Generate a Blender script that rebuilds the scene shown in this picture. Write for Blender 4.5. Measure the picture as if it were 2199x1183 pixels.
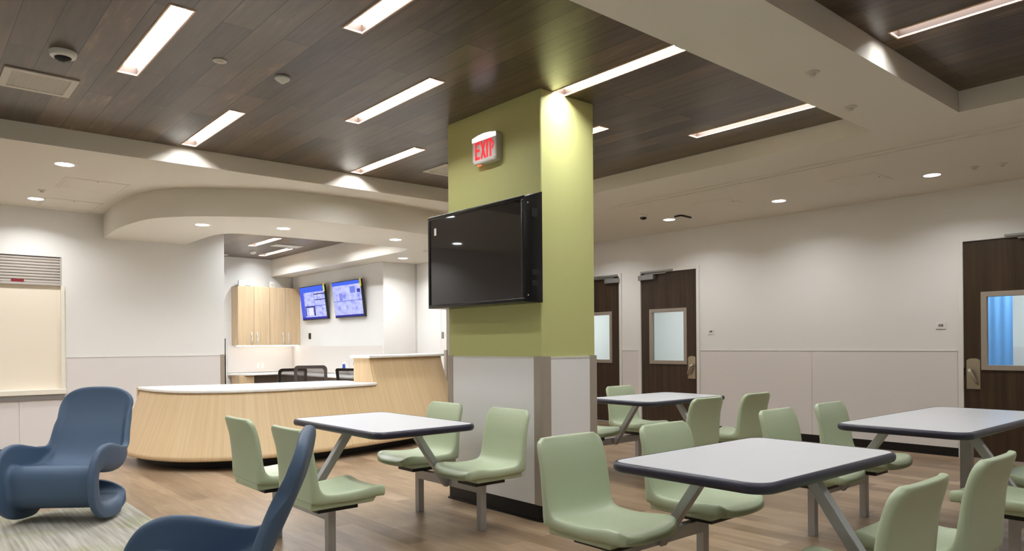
import bpy, bmesh, math, random
from mathutils import Vector, Matrix
from mathutils.geometry import tessellate_polygon
random.seed(7)
PI = math.pi
scene = bpy.context.scene
for o in list(bpy.data.objects): bpy.data.objects.remove(o)
COL = scene.collection

# ------------------------------------------------------------------ camera
A = math.radians(40.68); RO = math.radians(0.43); FPX = 1547.0; W, H = 2199, 1183
F = Vector((math.sin(A), math.cos(A), 0)); R = Vector((math.cos(A), -math.sin(A), 0)); Z = Vector((0, 0, 1))
r_ = math.cos(RO) * R - math.sin(RO) * Z; u_ = math.cos(RO) * Z + math.sin(RO) * R
cam = bpy.data.cameras.new('camera'); co = bpy.data.objects.new('camera', cam); COL.objects.link(co)
M = Matrix.Identity(4)
for i in range(3):
    M[i][0] = r_[i]; M[i][1] = u_[i]; M[i][2] = -F[i]
M[0][3], M[1][3], M[2][3] = 0, 0, 1.31
co.matrix_world = M
cam.sensor_fit = 'HORIZONTAL'; cam.sensor_width = 36; cam.lens = FPX / W * 36
cam.shift_y = (740 - H / 2) / W; cam.clip_start = 0.05; cam.clip_end = 100
scene.camera = co
# ------------------------------------------------------------------ world / exposure
w = bpy.data.worlds.new('world'); scene.world = w; w.use_nodes = True
w.node_tree.nodes['Background'].inputs[0].default_value = (0.8, 0.9, 1, 1)
w.node_tree.nodes['Background'].inputs[1].default_value = 0.05
scene.view_settings.view_transform = 'Standard'; scene.view_settings.look = 'None'
scene.view_settings.gamma = 1; scene.view_settings.exposure = 1.33
scene.view_settings.use_curve_mapping = False
E_LIN = 27.0       # linear fixtures
E_DOWN = 12.0       # diffuser glow
P_DOWN = 4.6      # downlights
E_STATION = 33.0   # fixtures in the nurse station

# ------------------------------------------------------------------ materials
def s2l(c):
    return tuple((x / 12.92 if x <= .04045 else ((x + .055) / 1.055) ** 2.4) for x in (v / 255 for v in c))
def mat(name, rgb, rough=.5, metal=0, spec=.5, noise=0, nscale=8, bump=0, bscale=80, coat=0, trans=0, lin=False):
    m = bpy.data.materials.new(name); m.use_nodes = True; nt = m.node_tree; b = nt.nodes['Principled BSDF']
    c = rgb if lin else s2l(rgb)
    b.inputs['Base Color'].default_value = (*c, 1); b.inputs['Roughness'].default_value = rough
    b.inputs['Metallic'].default_value = metal; b.inputs['Specular IOR Level'].default_value = spec
    b.inputs['Coat Weight'].default_value = coat; b.inputs['Transmission Weight'].default_value = trans
    tc = nt.nodes.new('ShaderNodeTexCoord')
    if noise:
        n = nt.nodes.new('ShaderNodeTexNoise'); n.inputs['Scale'].default_value = nscale; n.inputs['Detail'].default_value = 5
        nt.links.new(tc.outputs['Object'], n.inputs['Vector'])
        mx = nt.nodes.new('ShaderNodeMix'); mx.data_type = 'RGBA'
        mx.inputs[6].default_value = (*[max(0, x * (1 - noise)) for x in c], 1); mx.inputs[7].default_value = (*[min(1, x * (1 + noise)) for x in c], 1)
        nt.links.new(n.outputs['Fac'], mx.inputs[0]); nt.links.new(mx.outputs[2], b.inputs['Base Color'])
    if bump:
        n = nt.nodes.new('ShaderNodeTexNoise'); n.inputs['Scale'].default_value = bscale; n.inputs['Detail'].default_value = 3
        nt.links.new(tc.outputs['Object'], n.inputs['Vector'])
        bp = nt.nodes.new('ShaderNodeBump'); bp.inputs['Strength'].default_value = bump; bp.inputs['Distance'].default_value = .004
        nt.links.new(n.outputs['Fac'], bp.inputs['Height']); nt.links.new(bp.outputs['Normal'], b.inputs['Normal'])
    return m
def emis(name, rgb, strength):
    m = bpy.data.materials.new(name); m.use_nodes = True; nt = m.node_tree
    nt.nodes.remove(nt.nodes['Principled BSDF'])
    e = nt.nodes.new('ShaderNodeEmission'); e.inputs[0].default_value = (*rgb, 1); e.inputs[1].default_value = strength
    nt.links.new(e.outputs[0], nt.nodes['Material Output'].inputs[0]); return m
def ramp(nt, stops):
    r = nt.nodes.new('ShaderNodeValToRGB'); el = r.color_ramp.elements
    while len(el) < len(stops): el.new(.5)
    for e, (p, c) in zip(el, stops): e.position = p; e.color = (*c, 1)
    return r
def planks(name, stops, pw, pl, rough, spec, seam, seam_w=.0025, grain=1.0, coat=0, bumps=.15):
    """boards running along world Y: brick texture rotated, one tone per board, stretched grain"""
    m = bpy.data.materials.new(name); m.use_nodes = True; nt = m.node_tree; b = nt.nodes['Principled BSDF']; L = nt.links.new
    tc = nt.nodes.new('ShaderNodeTexCoord')
    mp = nt.nodes.new('ShaderNodeMapping'); mp.inputs['Rotation'].default_value = (0, 0, PI / 2)
    L(tc.outputs['Object'], mp.inputs['Vector'])
    def brick(c1, c2, mort):
        k = nt.nodes.new('ShaderNodeTexBrick'); k.offset = .37; k.offset_frequency = 2; k.squash = 1
        k.inputs['Scale'].default_value = 1; k.inputs['Brick Width'].default_value = pl; k.inputs['Row Height'].default_value = pw
        k.inputs['Mortar Size'].default_value = seam_w; k.inputs['Mortar Smooth'].default_value = .3; k.inputs['Bias'].default_value = 0
        k.inputs['Color1'].default_value = c1; k.inputs['Color2'].default_value = c2; k.inputs['Mortar'].default_value = mort
        L(mp.outputs[0], k.inputs['Vector']); return k
    k = brick((0, 0, 0, 1), (1, 1, 1, 1), (.5, .5, .5, 1))
    # grain coordinates: shifted per board, stretched along the board
    add = nt.nodes.new('ShaderNodeVectorMath'); add.operation = 'MULTIPLY_ADD'
    add.inputs[1].default_value = (7.3, 3.1, 5.7); L(k.outputs['Color'], add.inputs[0]); L(mp.outputs[0], add.inputs[2])
    st = nt.nodes.new('ShaderNodeMapping'); st.inputs['Scale'].default_value = (1.3, 16, 1); L(add.outputs[0], st.inputs['Vector'])
    n1 = nt.nodes.new('ShaderNodeTexNoise'); n1.inputs['Scale'].default_value = 1.6; n1.inputs['Detail'].default_value = 8; n1.inputs['Roughness'].default_value = .6; n1.inputs['Distortion'].default_value = .6
    L(st.outputs[0], n1.inputs['Vector'])
    st2 = nt.nodes.new('ShaderNodeMapping'); st2.inputs['Scale'].default_value = (.9, 2.6, 1); L(add.outputs[0], st2.inputs['Vector'])
    n2 = nt.nodes.new('ShaderNodeTexNoise'); n2.inputs['Scale'].default_value = 2.2; n2.inputs['Detail'].default_value = 4; L(st2.outputs[0], n2.inputs['Vector'])
    def math_(op, a, bb):
        x = nt.nodes.new('ShaderNodeMath'); x.operation = op
        for i, v in enumerate((a, bb)):
            if isinstance(v, (int, float)): x.inputs[i].default_value = v
            else: L(v, x.inputs[i])
        return x.outputs[0]
    sep = nt.nodes.new('ShaderNodeSeparateColor'); L(k.outputs['Color'], sep.inputs[0])
    t = math_('MULTIPLY', sep.outputs[0], .34)
    g = math_('MULTIPLY', n1.outputs['Fac'], .52 * grain); h = math_('MULTIPLY', n2.outputs['Fac'], .42)
    v = math_('ADD', math_('ADD', t, g), h); v = math_('ADD', v, -.10)
    rp = ramp(nt, stops); L(v, rp.inputs[0])
    mx = nt.nodes.new('ShaderNodeMix'); mx.data_type = 'RGBA'; mx.inputs[7].default_value = (*seam, 1)
    L(k.outputs['Fac'], mx.inputs[0]); L(rp.outputs[0], mx.inputs[6]); L(mx.outputs[2], b.inputs['Base Color'])
    b.inputs['Roughness'].default_value = rough; b.inputs['Specular IOR Level'].default_value = spec; b.inputs['Coat Weight'].default_value = coat
    b.inputs['Coat Roughness'].default_value = .2
    bp = nt.nodes.new('ShaderNodeBump'); bp.inputs['Strength'].default_value = bumps; bp.inputs['Distance'].default_value = .003
    L(n1.outputs['Fac'], bp.inputs['Height']); L(bp.outputs[0], b.inputs['Normal'])
    return m
def veneer(name, c1, c2, rough=.4, axis='Z', scale=1.0, spec=.4):
    """fine straight grain running along one axis"""
    m = bpy.data.materials.new(name); m.use_nodes = True; nt = m.node_tree; b = nt.nodes['Principled BSDF']; L = nt.links.new
    tc = nt.nodes.new('ShaderNodeTexCoord'); mp = nt.nodes.new('ShaderNodeMapping')
    s = {'Z': (26, 26, 1.1), 'Y': (26, 1.1, 26), 'X': (1.1, 26, 26), 'UV': (60, 1.0, 1)}[axis]
    mp.inputs['Scale'].default_value = tuple(x * scale for x in s)
    L(tc.outputs['UV' if axis == 'UV' else 'Object'], mp.inputs['Vector'])
    n = nt.nodes.new('ShaderNodeTexNoise'); n.inputs['Scale'].default_value = 1; n.inputs['Detail'].default_value = 7; n.inputs['Roughness'].default_value = .65; n.inputs['Distortion'].default_value = .35
    L(mp.outputs[0], n.inputs['Vector'])
    rp = ramp(nt, [(.3, s2l(c1)), (.7, s2l(c2))]); L(n.outputs['Fac'], rp.inputs[0]); L(rp.outputs[0], b.inputs['Base Color'])
    b.inputs['Roughness'].default_value = rough; b.inputs['Specular IOR Level'].default_value = spec
    return m

MT = {}
MT['paint'] = mat('wall_paint', (228, 226, 222), .75, spec=.25, bump=.05, bscale=160)
MT['ceil'] = mat('ceiling_paint', (222, 217, 206), .85, spec=.15, bump=.04, bscale=200)
MT['panel'] = mat('wall_protection_sheet', (220, 215, 212), .5, spec=.35, bump=.06, bscale=260)
MT['panel_white'] = mat('white_protection_sheet', (225, 223, 221), .42, spec=.35, bump=.04, bscale=260)
MT['rail'] = mat('panel_joint_trim', (205, 201, 196), .45)
MT['green'] = mat('olive_green_paint', (184, 184, 122), .6, spec=.3, bump=.05, bscale=170)
MT['guard'] = mat('taupe_corner_guard', (158, 147, 134), .45, spec=.4)
MT['black'] = mat('black_rubber_base', (14, 13, 14), .38, spec=.35)
MT['floor'] = planks('vinyl_plank_floor', [(.15, s2l((88, 70, 52))), (.42, s2l((122, 100, 76))), (.6, s2l((142, 119, 93))), (.85, s2l((170, 147, 120)))], .16, 1.2, .34, .45, s2l((112, 90, 70)), .0012, 1.05, bumps=.04)
MT['wood'] = planks('dark_plank_ceiling', [(.10, s2l((34, 26, 20))), (.36, s2l((66, 53, 42))), (.55, s2l((86, 71, 57))), (.76, s2l((106, 88, 69))), (.96, s2l((170, 140, 106)))], .183, 1.8, .30, .4, s2l((14, 10, 8)), .0032, 1.1, bumps=.08)
MT['oak'] = veneer('light_oak_veneer', (203, 173, 131), (219, 194, 154), .42, 'UV')
MT['oakz'] = veneer('light_oak_cabinet', (196, 168, 130), (216, 190, 154), .42, 'Z')
MT['door'] = veneer('dark_walnut_door', (48, 35, 24), (74, 56, 40), .38, 'Z', .7, .4)
MT['stone'] = mat('white_quartz', (240, 238, 233), .2, spec=.5, noise=.012, nscale=60)
MT['white'] = mat('white_plastic', (226, 224, 218), .4)
MT['ivory'] = mat('ivory_painted_metal', (232, 226, 212), .4)
MT['seat'] = mat('sage_green_plastic', (176, 188, 156), .36, spec=.45, bump=.05, bscale=350, noise=.02, nscale=5)
MT['blue'] = mat('slate_blue_plastic', (70, 90, 114), .5, spec=.4, bump=.12, bscale=420, noise=.04, nscale=6)
MT['steel'] = mat('brushed_steel', (170, 170, 171), .36, metal=.6, noise=.05, nscale=40)
MT['steelp'] = mat('satin_nickel', (178, 168, 150), .32, metal=.8)
MT['alu'] = mat('grey_aluminium', (150, 148, 146), .4, metal=.5)
MT['ttop'] = mat('light_grey_laminate', (200, 200, 202), .33, spec=.45, noise=.02, nscale=150)
MT['edge'] = mat('navy_black_bumper', (38, 37, 52), .36, spec=.5)
MT['splash'] = mat('beige_backsplash', (216, 209, 202), .4, spec=.4)
MT['blk'] = mat('black_metal', (12, 12, 13), .45)
MT['blkgloss'] = mat('black_gloss', (9, 9, 10), .25, spec=.5)
MT['screen'] = mat('dark_tv_glass', (34, 30, 30), .03, spec=.6)
MT['sheer'] = mat('sheer_mesh_fabric', (84, 78, 78), .8); MT['sheer'].node_tree.nodes['Principled BSDF'].inputs['Alpha'].default_value = .62
MT['mesh'] = mat('charcoal_mesh_fabric', (66, 62, 62), .8)
MT['tan'] = mat('tan_trim', (240, 204, 172), .5)
MT['brownmetal'] = mat('fixture_inner_side', (44, 31, 22), .6, spec=.2)
MT['grille'] = mat('grille_white', (206, 200, 188), .5)
MT['darkhole'] = mat('dark_recess', (40, 36, 32), .8)
MT['blind'] = mat('beige_blind', (236, 226, 208), .8, spec=.1, bump=.05, bscale=30)
MT['slat'] = mat('shutter_slat', (186, 178, 170), .45, metal=.1)
MT['red'] = mat('red_label', (130, 22, 34), .5)
MT['yellow'] = mat('yellow_tag', (236, 226, 40), .5)
MT['undercab'] = mat('grey_desk_side', (128, 118, 110), .5)
MT['bluepaint'] = mat('blue_curtain', (120, 178, 240), .6)
MT['lin'] = emis('linear_led', (.97, .985, 1), E_LIN)
MT['down'] = emis('downlight_led', (.97, .985, 1), E_DOWN)
MT['down_wall'] = emis('downlight_led_dimmed', (.97, .985, 1), E_DOWN * .5)
MT['lin_near'] = emis('linear_led_dimmed', (.97, .985, 1), E_LIN * .5)
MT['lins'] = emis('station_led', (.91, .96, 1), E_STATION)
MT['strip'] = emis('undercabinet_led', (1, .98, .94), 5)
MT['roomled'] = emis('room_led', (.93, .97, 1), 15)
MT['exitred'] = mat('exit_red', (232, 40, 48), .5)
MT['exitred'].node_tree.nodes['Principled BSDF'].inputs['Emission Color'].default_value = (.9, .03, .05, 1)
MT['exitred'].node_tree.nodes['Principled BSDF'].inputs['Emission Strength'].default_value = .25
MT['exitface'] = mat('exit_face', (222, 218, 212), .5)
MT['lens'] = emis('exit_lens_glow', (.86, .88, 1), .9)  # emission stands in for light reflected off the clear top lens
MT['led_red'] = emis('led_red', (1, .18, .05), .7)
gm = mat('clear_glass', (235, 245, 245), .02, trans=1.0); gm.node_tree.nodes['Principled BSDF'].inputs['IOR'].default_value = 1.02
MT['glass'] = gm
MT['cover'] = mat('clear_cover', (235, 240, 240), .04, trans=1.0)

def carpet():
    m = bpy.data.materials.new('striped_carpet'); m.use_nodes = True; nt = m.node_tree; b = nt.nodes['Principled BSDF']; L = nt.links.new
    tc = nt.nodes.new('ShaderNodeTexCoord'); mp = nt.nodes.new('ShaderNodeMapping'); mp.inputs['Scale'].default_value = (45, 1.5, 1)
    L(tc.outputs['Object'], mp.inputs[0])
    n = nt.nodes.new('ShaderNodeTexNoise'); n.inputs['Scale'].default_value = 1; n.inputs['Detail'].default_value = 3; L(mp.outputs[0], n.inputs['Vector'])
    rp = ramp(nt, [(.3, s2l((140, 135, 124))), (.7, s2l((178, 174, 164)))]); L(n.outputs['Fac'], rp.inputs[0])
    k = nt.nodes.new('ShaderNodeTexNoise'); k.inputs['Scale'].default_value = 1.7; L(tc.outputs['Object'], k.inputs['Vector'])
    r2 = ramp(nt, [(.46, (0, 0, 0)), (.6, (1, 1, 1))]); L(k.outputs['Fac'], r2.inputs[0])
    mx = nt.nodes.new('ShaderNodeMix'); mx.data_type = 'RGBA'; mx.blend_type = 'MULTIPLY'; mx.inputs[7].default_value = (.93, .95, .80, 1)
    L(r2.outputs[0], mx.inputs[0]); L(rp.outputs[0], mx.inputs[6]); L(mx.outputs[2], b.inputs['Base Color'])
    b.inputs['Roughness'].default_value = .95; b.inputs['Specular IOR Level'].default_value = .1
    return m
MT['carpet'] = carpet()

# ------------------------------------------------------------------ mesh helpers
class MB:
    def __init__(s): s.bm = bmesh.new()
    def box(s, x0, x1, y0, y1, z0, z1, bev=0, mtx=None):
        b = bmesh.new(); bmesh.ops.create_cube(b, size=1)
        for v in b.verts:
            v.co = Vector((x0 + (v.co.x + .5) * (x1 - x0), y0 + (v.co.y + .5) * (y1 - y0), z0 + (v.co.z + .5) * (z1 - z0)))
        if bev: bmesh.ops.bevel(b, geom=b.edges[:], offset=bev, segments=3, profile=.5, affect='EDGES')
        return s._merge(b, mtx)
    def _merge(s, b, mtx=None):
        if mtx is not None: bmesh.ops.transform(b, matrix=mtx, verts=b.verts)
        me = bpy.data.meshes.new('t'); b.to_mesh(me); b.free(); s.bm.from_mesh(me); bpy.data.meshes.remove(me); return s
    def prism(s, pts, z0, z1, bev=0, mtx=None, smoothbev=3):
        b = bmesh.new(); vb = [b.verts.new((x, y, z0)) for x, y in pts]; vt = [b.verts.new((x, y, z1)) for x, y in pts]
        n = len(pts)
        f1 = b.faces.new(vb[::-1]); f2 = b.faces.new(vt)
        for i in range(n): b.faces.new((vb[i], vb[(i + 1) % n], vt[(i + 1) % n], vt[i]))
        bmesh.ops.recalc_face_normals(b, faces=b.faces)
        if bev:
            es = [e for e in b.edges if e in set(f1.edges) | set(f2.edges)]
            bmesh.ops.bevel(b, geom=es, offset=bev, segments=smoothbev, profile=.5, affect='EDGES')
        return s._merge(b, mtx)
    def cyl(s, c, r, z0, z1, n=32, r2=None, mtx=None, bev=0):
        b = bmesh.new(); bmesh.ops.create_cone(b, cap_ends=True, segments=n, radius1=r, radius2=r if r2 is None else r2, depth=z1 - z0)
        bmesh.ops.translate(b, verts=b.verts, vec=(c[0], c[1], (z0 + z1) / 2))
        return s._merge(b, mtx)
    def lathe(s, c, prof, n=32, mtx=None):
        b = bmesh.new(); rings = []
        for r, z in prof:
            rings.append([b.verts.new((c[0] + r * math.cos(2 * PI * i / n), c[1] + r * math.sin(2 * PI * i / n), z)) for i in range(n)] if r > 1e-5 else [b.verts.new((c[0], c[1], z))])
        for a, d in zip(rings, rings[1:]):
            for i in range(n):
                j = (i + 1) % n
                if len(a) == 1 and len(d) == 1: continue
                if len(a) == 1: b.faces.new((a[0], d[j], d[i]))
                elif len(d) == 1: b.faces.new((a[i], a[j], d[0]))
                else: b.faces.new((a[i], a[j], d[j], d[i]))
        bmesh.ops.recalc_face_normals(b, faces=b.faces)
        return s._merge(b, mtx)
    def beam(s, p, q, w, h, up=(0, 0, 1), bev=.004):
        """rectangular tube from p to q"""
        p = Vector(p); q = Vector(q); d = q - p; x = d.normalized(); u = Vector(up); y = u.cross(x).normalized(); z = x.cross(y)
        m = Matrix((( x.x, y.x, z.x, p.x), (x.y, y.y, z.y, p.y), (x.z, y.z, z.z, p.z), (0, 0, 0, 1)))
        return s.box(0, d.length, -w / 2, w / 2, -h / 2, h / 2, bev, m)
    def tube(s, pts, r, n=10):
        b = bmesh.new(); pts = [Vector(p) for p in pts]; rings = []
        rr = r if isinstance(r, (list, tuple)) else [r] * len(pts)
        for i, p in enumerate(pts):
            t = (pts[min(i + 1, len(pts) - 1)] - pts[max(i - 1, 0)]).normalized()
            a = t.cross(Vector((0, 0, 1))) if abs(t.z) < .95 else t.cross(Vector((1, 0, 0)))
            a.normalize(); c = t.cross(a)
            rings.append([b.verts.new(p + rr[i] * (a * math.cos(2 * PI * k / n) + c * math.sin(2 * PI * k / n))) for k in range(n)])
        for a, d in zip(rings, rings[1:]):
            for k in range(n): b.faces.new((a[k], a[(k + 1) % n], d[(k + 1) % n], d[k]))
        b.faces.new(rings[0][::-1]); b.faces.new(rings[-1])
        bmesh.ops.recalc_face_normals(b, faces=b.faces)
        return s._merge(b)
    def build(s, name, m, parent=None, smooth=False, angle=40):
        me = bpy.data.meshes.new(name); s.bm.to_mesh(me); s.bm.free(); me.materials.append(m)
        if smooth:
            for p in me.polygons: p.use_smooth = True
            me.set_sharp_from_angle(angle=math.radians(angle))
        o = bpy.data.objects.new(name, me); COL.objects.link(o)
        if parent: o.parent = parent
        return o
def tag(o, label=None, cat=None, group=None, kind=None):
    if label: o['label'] = label
    if cat: o['category'] = cat
    if group: o['group'] = group
    if kind: o['kind'] = kind
    return o
def empty(name, loc=(0, 0, 0), rz=0):
    o = bpy.data.objects.new(name, None); COL.objects.link(o); o.location = loc; o.rotation_euler = (0, 0, rz); o.empty_display_size = .1
    return o
def struct(o): o['kind'] = 'structure'; return o
CH = {}
def copy_tree(o, parent=None):
    c = o.copy(); COL.objects.link(c); c.parent = parent
    for ch in list(o.children): copy_tree(ch, c)
    return c
def sheet(loops, z, up=False):
    """flat polygon with holes at height z"""
    b = bmesh.new(); flat = [v for l in loops for v in l]
    vs = [b.verts.new((x, y, z)) for x, y in flat]
    for t in tessellate_polygon([[Vector((x, y, 0)) for x, y in l] for l in loops]):
        f = b.faces.new([vs[i] for i in t]); f.normal_update()
        if (f.normal.z > 0) != up: f.normal_flip()
    m = MB(); m._merge(b); return m
def rect(x0, x1, y0, y1): return [(x0, y0), (x1, y0), (x1, y1), (x0, y1)]
def catmull(P, n):
    out = []
    Q = [P[0]] + list(P) + [P[-1]]
    for i in range(1, len(Q) - 2):
        for k in range(n):
            t = k / n; p0, p1, p2, p3 = [Vector(q) for q in Q[i - 1:i + 3]]
            out.append(.5 * ((2 * p1) + (-p0 + p2) * t + (2 * p0 - 5 * p1 + 4 * p2 - p3) * t * t + (-p0 + 3 * p1 - 3 * p2 + p3) * t ** 3))
    out.append(Vector(P[-1])); return out
def rrect(x0, x1, y0, y1, r, n=6):
    out = []
    for cx_, cy_, a0 in ((x1 - r, y1 - r, 0), (x0 + r, y1 - r, PI / 2), (x0 + r, y0 + r, PI), (x1 - r, y0 + r, 3 * PI / 2)):
        for k in range(n + 1):
            a = a0 + PI / 2 * k / n; out.append((cx_ + r * math.cos(a), cy_ + r * math.sin(a)))
    return out
# frames for things on walls. local (a, b, h): a along wall, b out of the wall, h up
def wallX(x, y): # wall facing -X: a runs toward -Y (rightwards in view), out = -X
    return Matrix(((0, -1, 0, x), (-1, 0, 0, y), (0, 0, 1, 0), (0, 0, 0, 1)))
def wallY(x, y): # wall facing -Y: a runs toward +X, out = -Y
    return Matrix(((1, 0, 0, x), (0, -1, 0, y), (0, 0, 1, 0), (0, 0, 0, 1)))

# ------------------------------------------------------------------ shell
ZW, ZS, ZD, ZN = 3.20, 3.04, 2.73, 3.073   # wood ceiling, soffit, dropped soffit, station wood
XR, YL = 9.16, 10.55
struct(MB().box(-4, 13, -4, 15, -.1, 0).build('floor', MT['floor']))
c_ = MB().prism([(-4, -4), (1.49, -4), (1.49, 6.72), (1.42, 6.8), (-4, 6.85)], 0, .006).build('carpet', MT['carpet'])
tag(c_, 'grey and olive striped carpet area under the blue rocking chairs', 'carpet')

FIX_O = [(1.235, 4.23), (2.95, 4.23), (4.71, 4.23), (-.50, 4.23), (-2.2, 4.23)]
FIX = [(x, y, 1.25) for x, y in FIX_O] + [(2.10, 2.66, 1.22), (2.11, 5.82, 1.25), (3.82, 2.66, 1.22), (3.845, 5.81, 1.25), (5.55, 2.66, 1.24), (5.56, 5.81, 1.25), (-1.37, 2.66, 1.22), (-1.37, 5.82, 1.25)]
FIX2 = [(4.69, .59, 1.23), (2.95, .59, 1.23), (1.2, .59, 1.23), (3.82, -.98, 1.23), (5.55, -.98, 1.23), (2.1, -.98, 1.23), (-.5, .59, 1.23), (-1.4, -.98, 1.23), (.3, -.98, 1.23), (-2.2, .59, 1.23), (1.2, -2.9, 1.23), (4.6, -2.9, 1.23), (-1.6, -2.9, 1.23)]  # all but the first are unseen fixtures, added to light the near room
FW = .118
def hole(x, y, l, wd=FW): return rect(x - wd / 2, x + wd / 2, y, y + l)
struct(sheet([[(-3.9, 2.5), (6.13, 2.5), (6.13, 7.1), (-3.9, 7.4)]] + [hole(*f) for f in FIX], ZW).build('ceiling_wood', MT['wood']))
struct(sheet([rect(-3.9, 6.12, -3.9, 1.96)] + [hole(*f) for f in FIX2], ZW).build('ceiling_wood_near', MT['wood']))
m = MB()
m.box(-4, 6.12, 1.92, 2.552, ZS, ZW + .1)
m.box(6.12, XR + .2, -4, 10.8, ZS, ZW + .1)
m.prism([(-4, 7.34), (6.12, 7.09), (6.12, 9.0), (3.1, 9.0), (3.1, 10.8), (-4, 10.8)], ZS, ZW + .1)
m.box(-4, 6.12, -4, -3.7, ZS, ZW + .1)
struct(m.build('ceiling', MT['ceil']))
struct(MB().box(-4.2, 13, -4.2, 15, ZW + .3, ZW + .35).build('ceiling_slab', MT['ceil']))
# curtain track slot in the soffit beside the doors
m = MB(); 
m.prism([(6.62, -3), (6.70, -3), (7.03, 9.0), (6.95, 9.0)], ZS - .014, ZS + .01); m.prism([(6.71, -3), (6.715, -3), (7.045, 9.0), (7.04, 9.0)], ZS - .02, ZS + .01)
struct(m.build('trim_1', MT['ceil']))
# dropped curved soffit over the nurse station
outer = catmull([(2.08, 10.7), (2.075, 10.45), (2.045, 9.5), (2.15, 8.68), (2.43, 8.24), (2.80, 7.96), (3.26, 7.71), (3.77, 7.63), (4.37, 7.625), (5.25, 7.72), (6.2, 7.98), (6.9, 8.45), (7.08, 9.1), (7.1, 10.0)], 8)
outer = [(p.x, p.y) for p in outer] + [(7.1, 14.5), (3.0, 14.5), (3.0, 10.7)]
inner = catmull([(3.08, 11.0), (3.09, 9.8), (3.12, 9.35), (3.26, 9.12), (3.55, 9.05), (4.3, 9.0), (5.2, 8.97), (5.62, 8.98), (5.78, 9.1), (5.85, 9.4)], 6)
inner = [(p.x, p.y) for p in inner] + [(5.85, 14.4), (3.08, 14.4)]
def walls_of(poly, z0, z1, mm, flip):
    b = bmesh.new(); n = len(poly)
    lo = [b.verts.new((x, y, z0)) for x, y in poly]; hi = [b.verts.new((x, y, z1)) for x, y in poly]
    for i in range(n):
        j = (i + 1) % n; f = b.faces.new((lo[i], lo[j], hi[j], hi[i]))
        if flip: f.normal_flip()
        f.smooth = (Vector(poly[i]) - Vector(poly[j])).length < .3
    mm._merge(b)
m = sheet([outer, inner], ZD)
walls_of(outer, ZD, ZW, m, False); walls_of(inner, ZD, ZW, m, True)
o = struct(m.build('ceiling_curved', MT['ceil']))
bmw = [(4.76, 11.35, 1.15), (5.43, 12.45, 1.28), (4.0, 11.9, 1.2), (4.05, 9.6, 1.2), (4.76, 9.3, 1.2), (5.43, 9.7, 1.2)]  # fixtures after the visible pair are unseen, added to brighten the station
struct(sheet([rect(3.0, 5.9, 8.7, 14.4)] + [hole(*f) for f in bmw], ZN).build('ceiling_station', MT['wood']))

# left wall with the shuttered opening
m = MB()
WX0, WX1, WZ0, WZ1 = .05, 1.615, .735, 2.45
m.box(-4, WX0, YL, YL + .16, 0, ZW); m.box(WX1, 3.62, YL, YL + .16, 0, ZW)
m.box(WX0, WX1, YL, YL + .16, 0, WZ0); m.box(WX0, WX1, YL, YL + .16, WZ1, ZW)
struct(m.build('wall_left', MT['paint']))
m = MB(); m.box(3.50, 3.62, YL + .16, 14.3, 0, ZW)
struct(m.build('wall_station_left', MT['paint']))
struct(MB().box(3.5, 6.3, 14.3, 14.45, 0, ZW).build('wall_station_back', MT['paint']))
struct(MB().box(6.3, 7.1, 10.66, 14.45, 0, ZW).build('wall_station_right', MT['paint']))
m = MB(); m.box(6.95, 7.1, 9.80, 10.66, 0, ZW)
struct(m.build('wall_back', MT['paint']))
m = MB(); m.box(6.93, 7.12, 9.72, 9.80, 0, 2.5); m.box(6.945, 6.951, 9.895, 9.905, 1.25, 2.4)
struct(m.build('trim_2', MT['white']))
tag(MB().box(6.915, 6.932, 9.80, 9.84, 1.42, 1.53, .003).build('door_hinge', MT['alu']), 'small grey hinge on the white jamb just left of the column', 'hinge')
g = MB().box(6.935, 6.952, 10.62, 10.665, .1, ZD - .002).build('wall_joint', MT['rail'])
struct(g); g.name = 'trim_3'
struct(MB().box(6.905, 6.93, 9.69, 9.76, .1, 1.23).build('trim_4', MT['guard']))
struct(MB().box(-4.15, 9.3, -4.15, -4, 0, ZW + .3).build('wall_near', MT['paint']))
struct(MB().box(-4.15, -4, -4, 10.8, 0, ZW + .3).build('wall_side', MT['paint']))
struct(MB().box(7.1, XR + .2, 10.66, 10.8, 0, ZW).build('wall_far', MT['paint']))
# wainscot on the left wall
m = MB()
m.box(1.66, 3.56, YL - .008, YL, .10, 1.186)
m.box(-4, 1.157, YL - .008, YL, .10, .70); m.box(1.163, 1.66, YL - .008, YL, .10, .70)
m.build('wall_panel_left', MT['panel'])['kind'] = 'structure'
struct(MB().box(1.66, 3.56, YL - .012, YL, 1.186, 1.194).build('trim_5', MT['rail']))
struct(MB().box(-4, 3.60, YL - .010, YL, 0, .10).build('baseboard_left', MT['black']))
m = MB(); m.box(3.555, 3.63, YL - .014, YL, .10, 1.20); m.box(3.615, 3.63, YL - .014, YL + .16, .10, 1.20)
struct(m.build('trim_6', MT['guard']))
sw = MB().box(3.621, 3.645, YL + .03, YL + .10, 1.16, 1.43, .003).build('wall_switch', MT['blk'])
tag(sw, 'thin dark keypad on the wall end left of the nurse station', 'switch')

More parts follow.
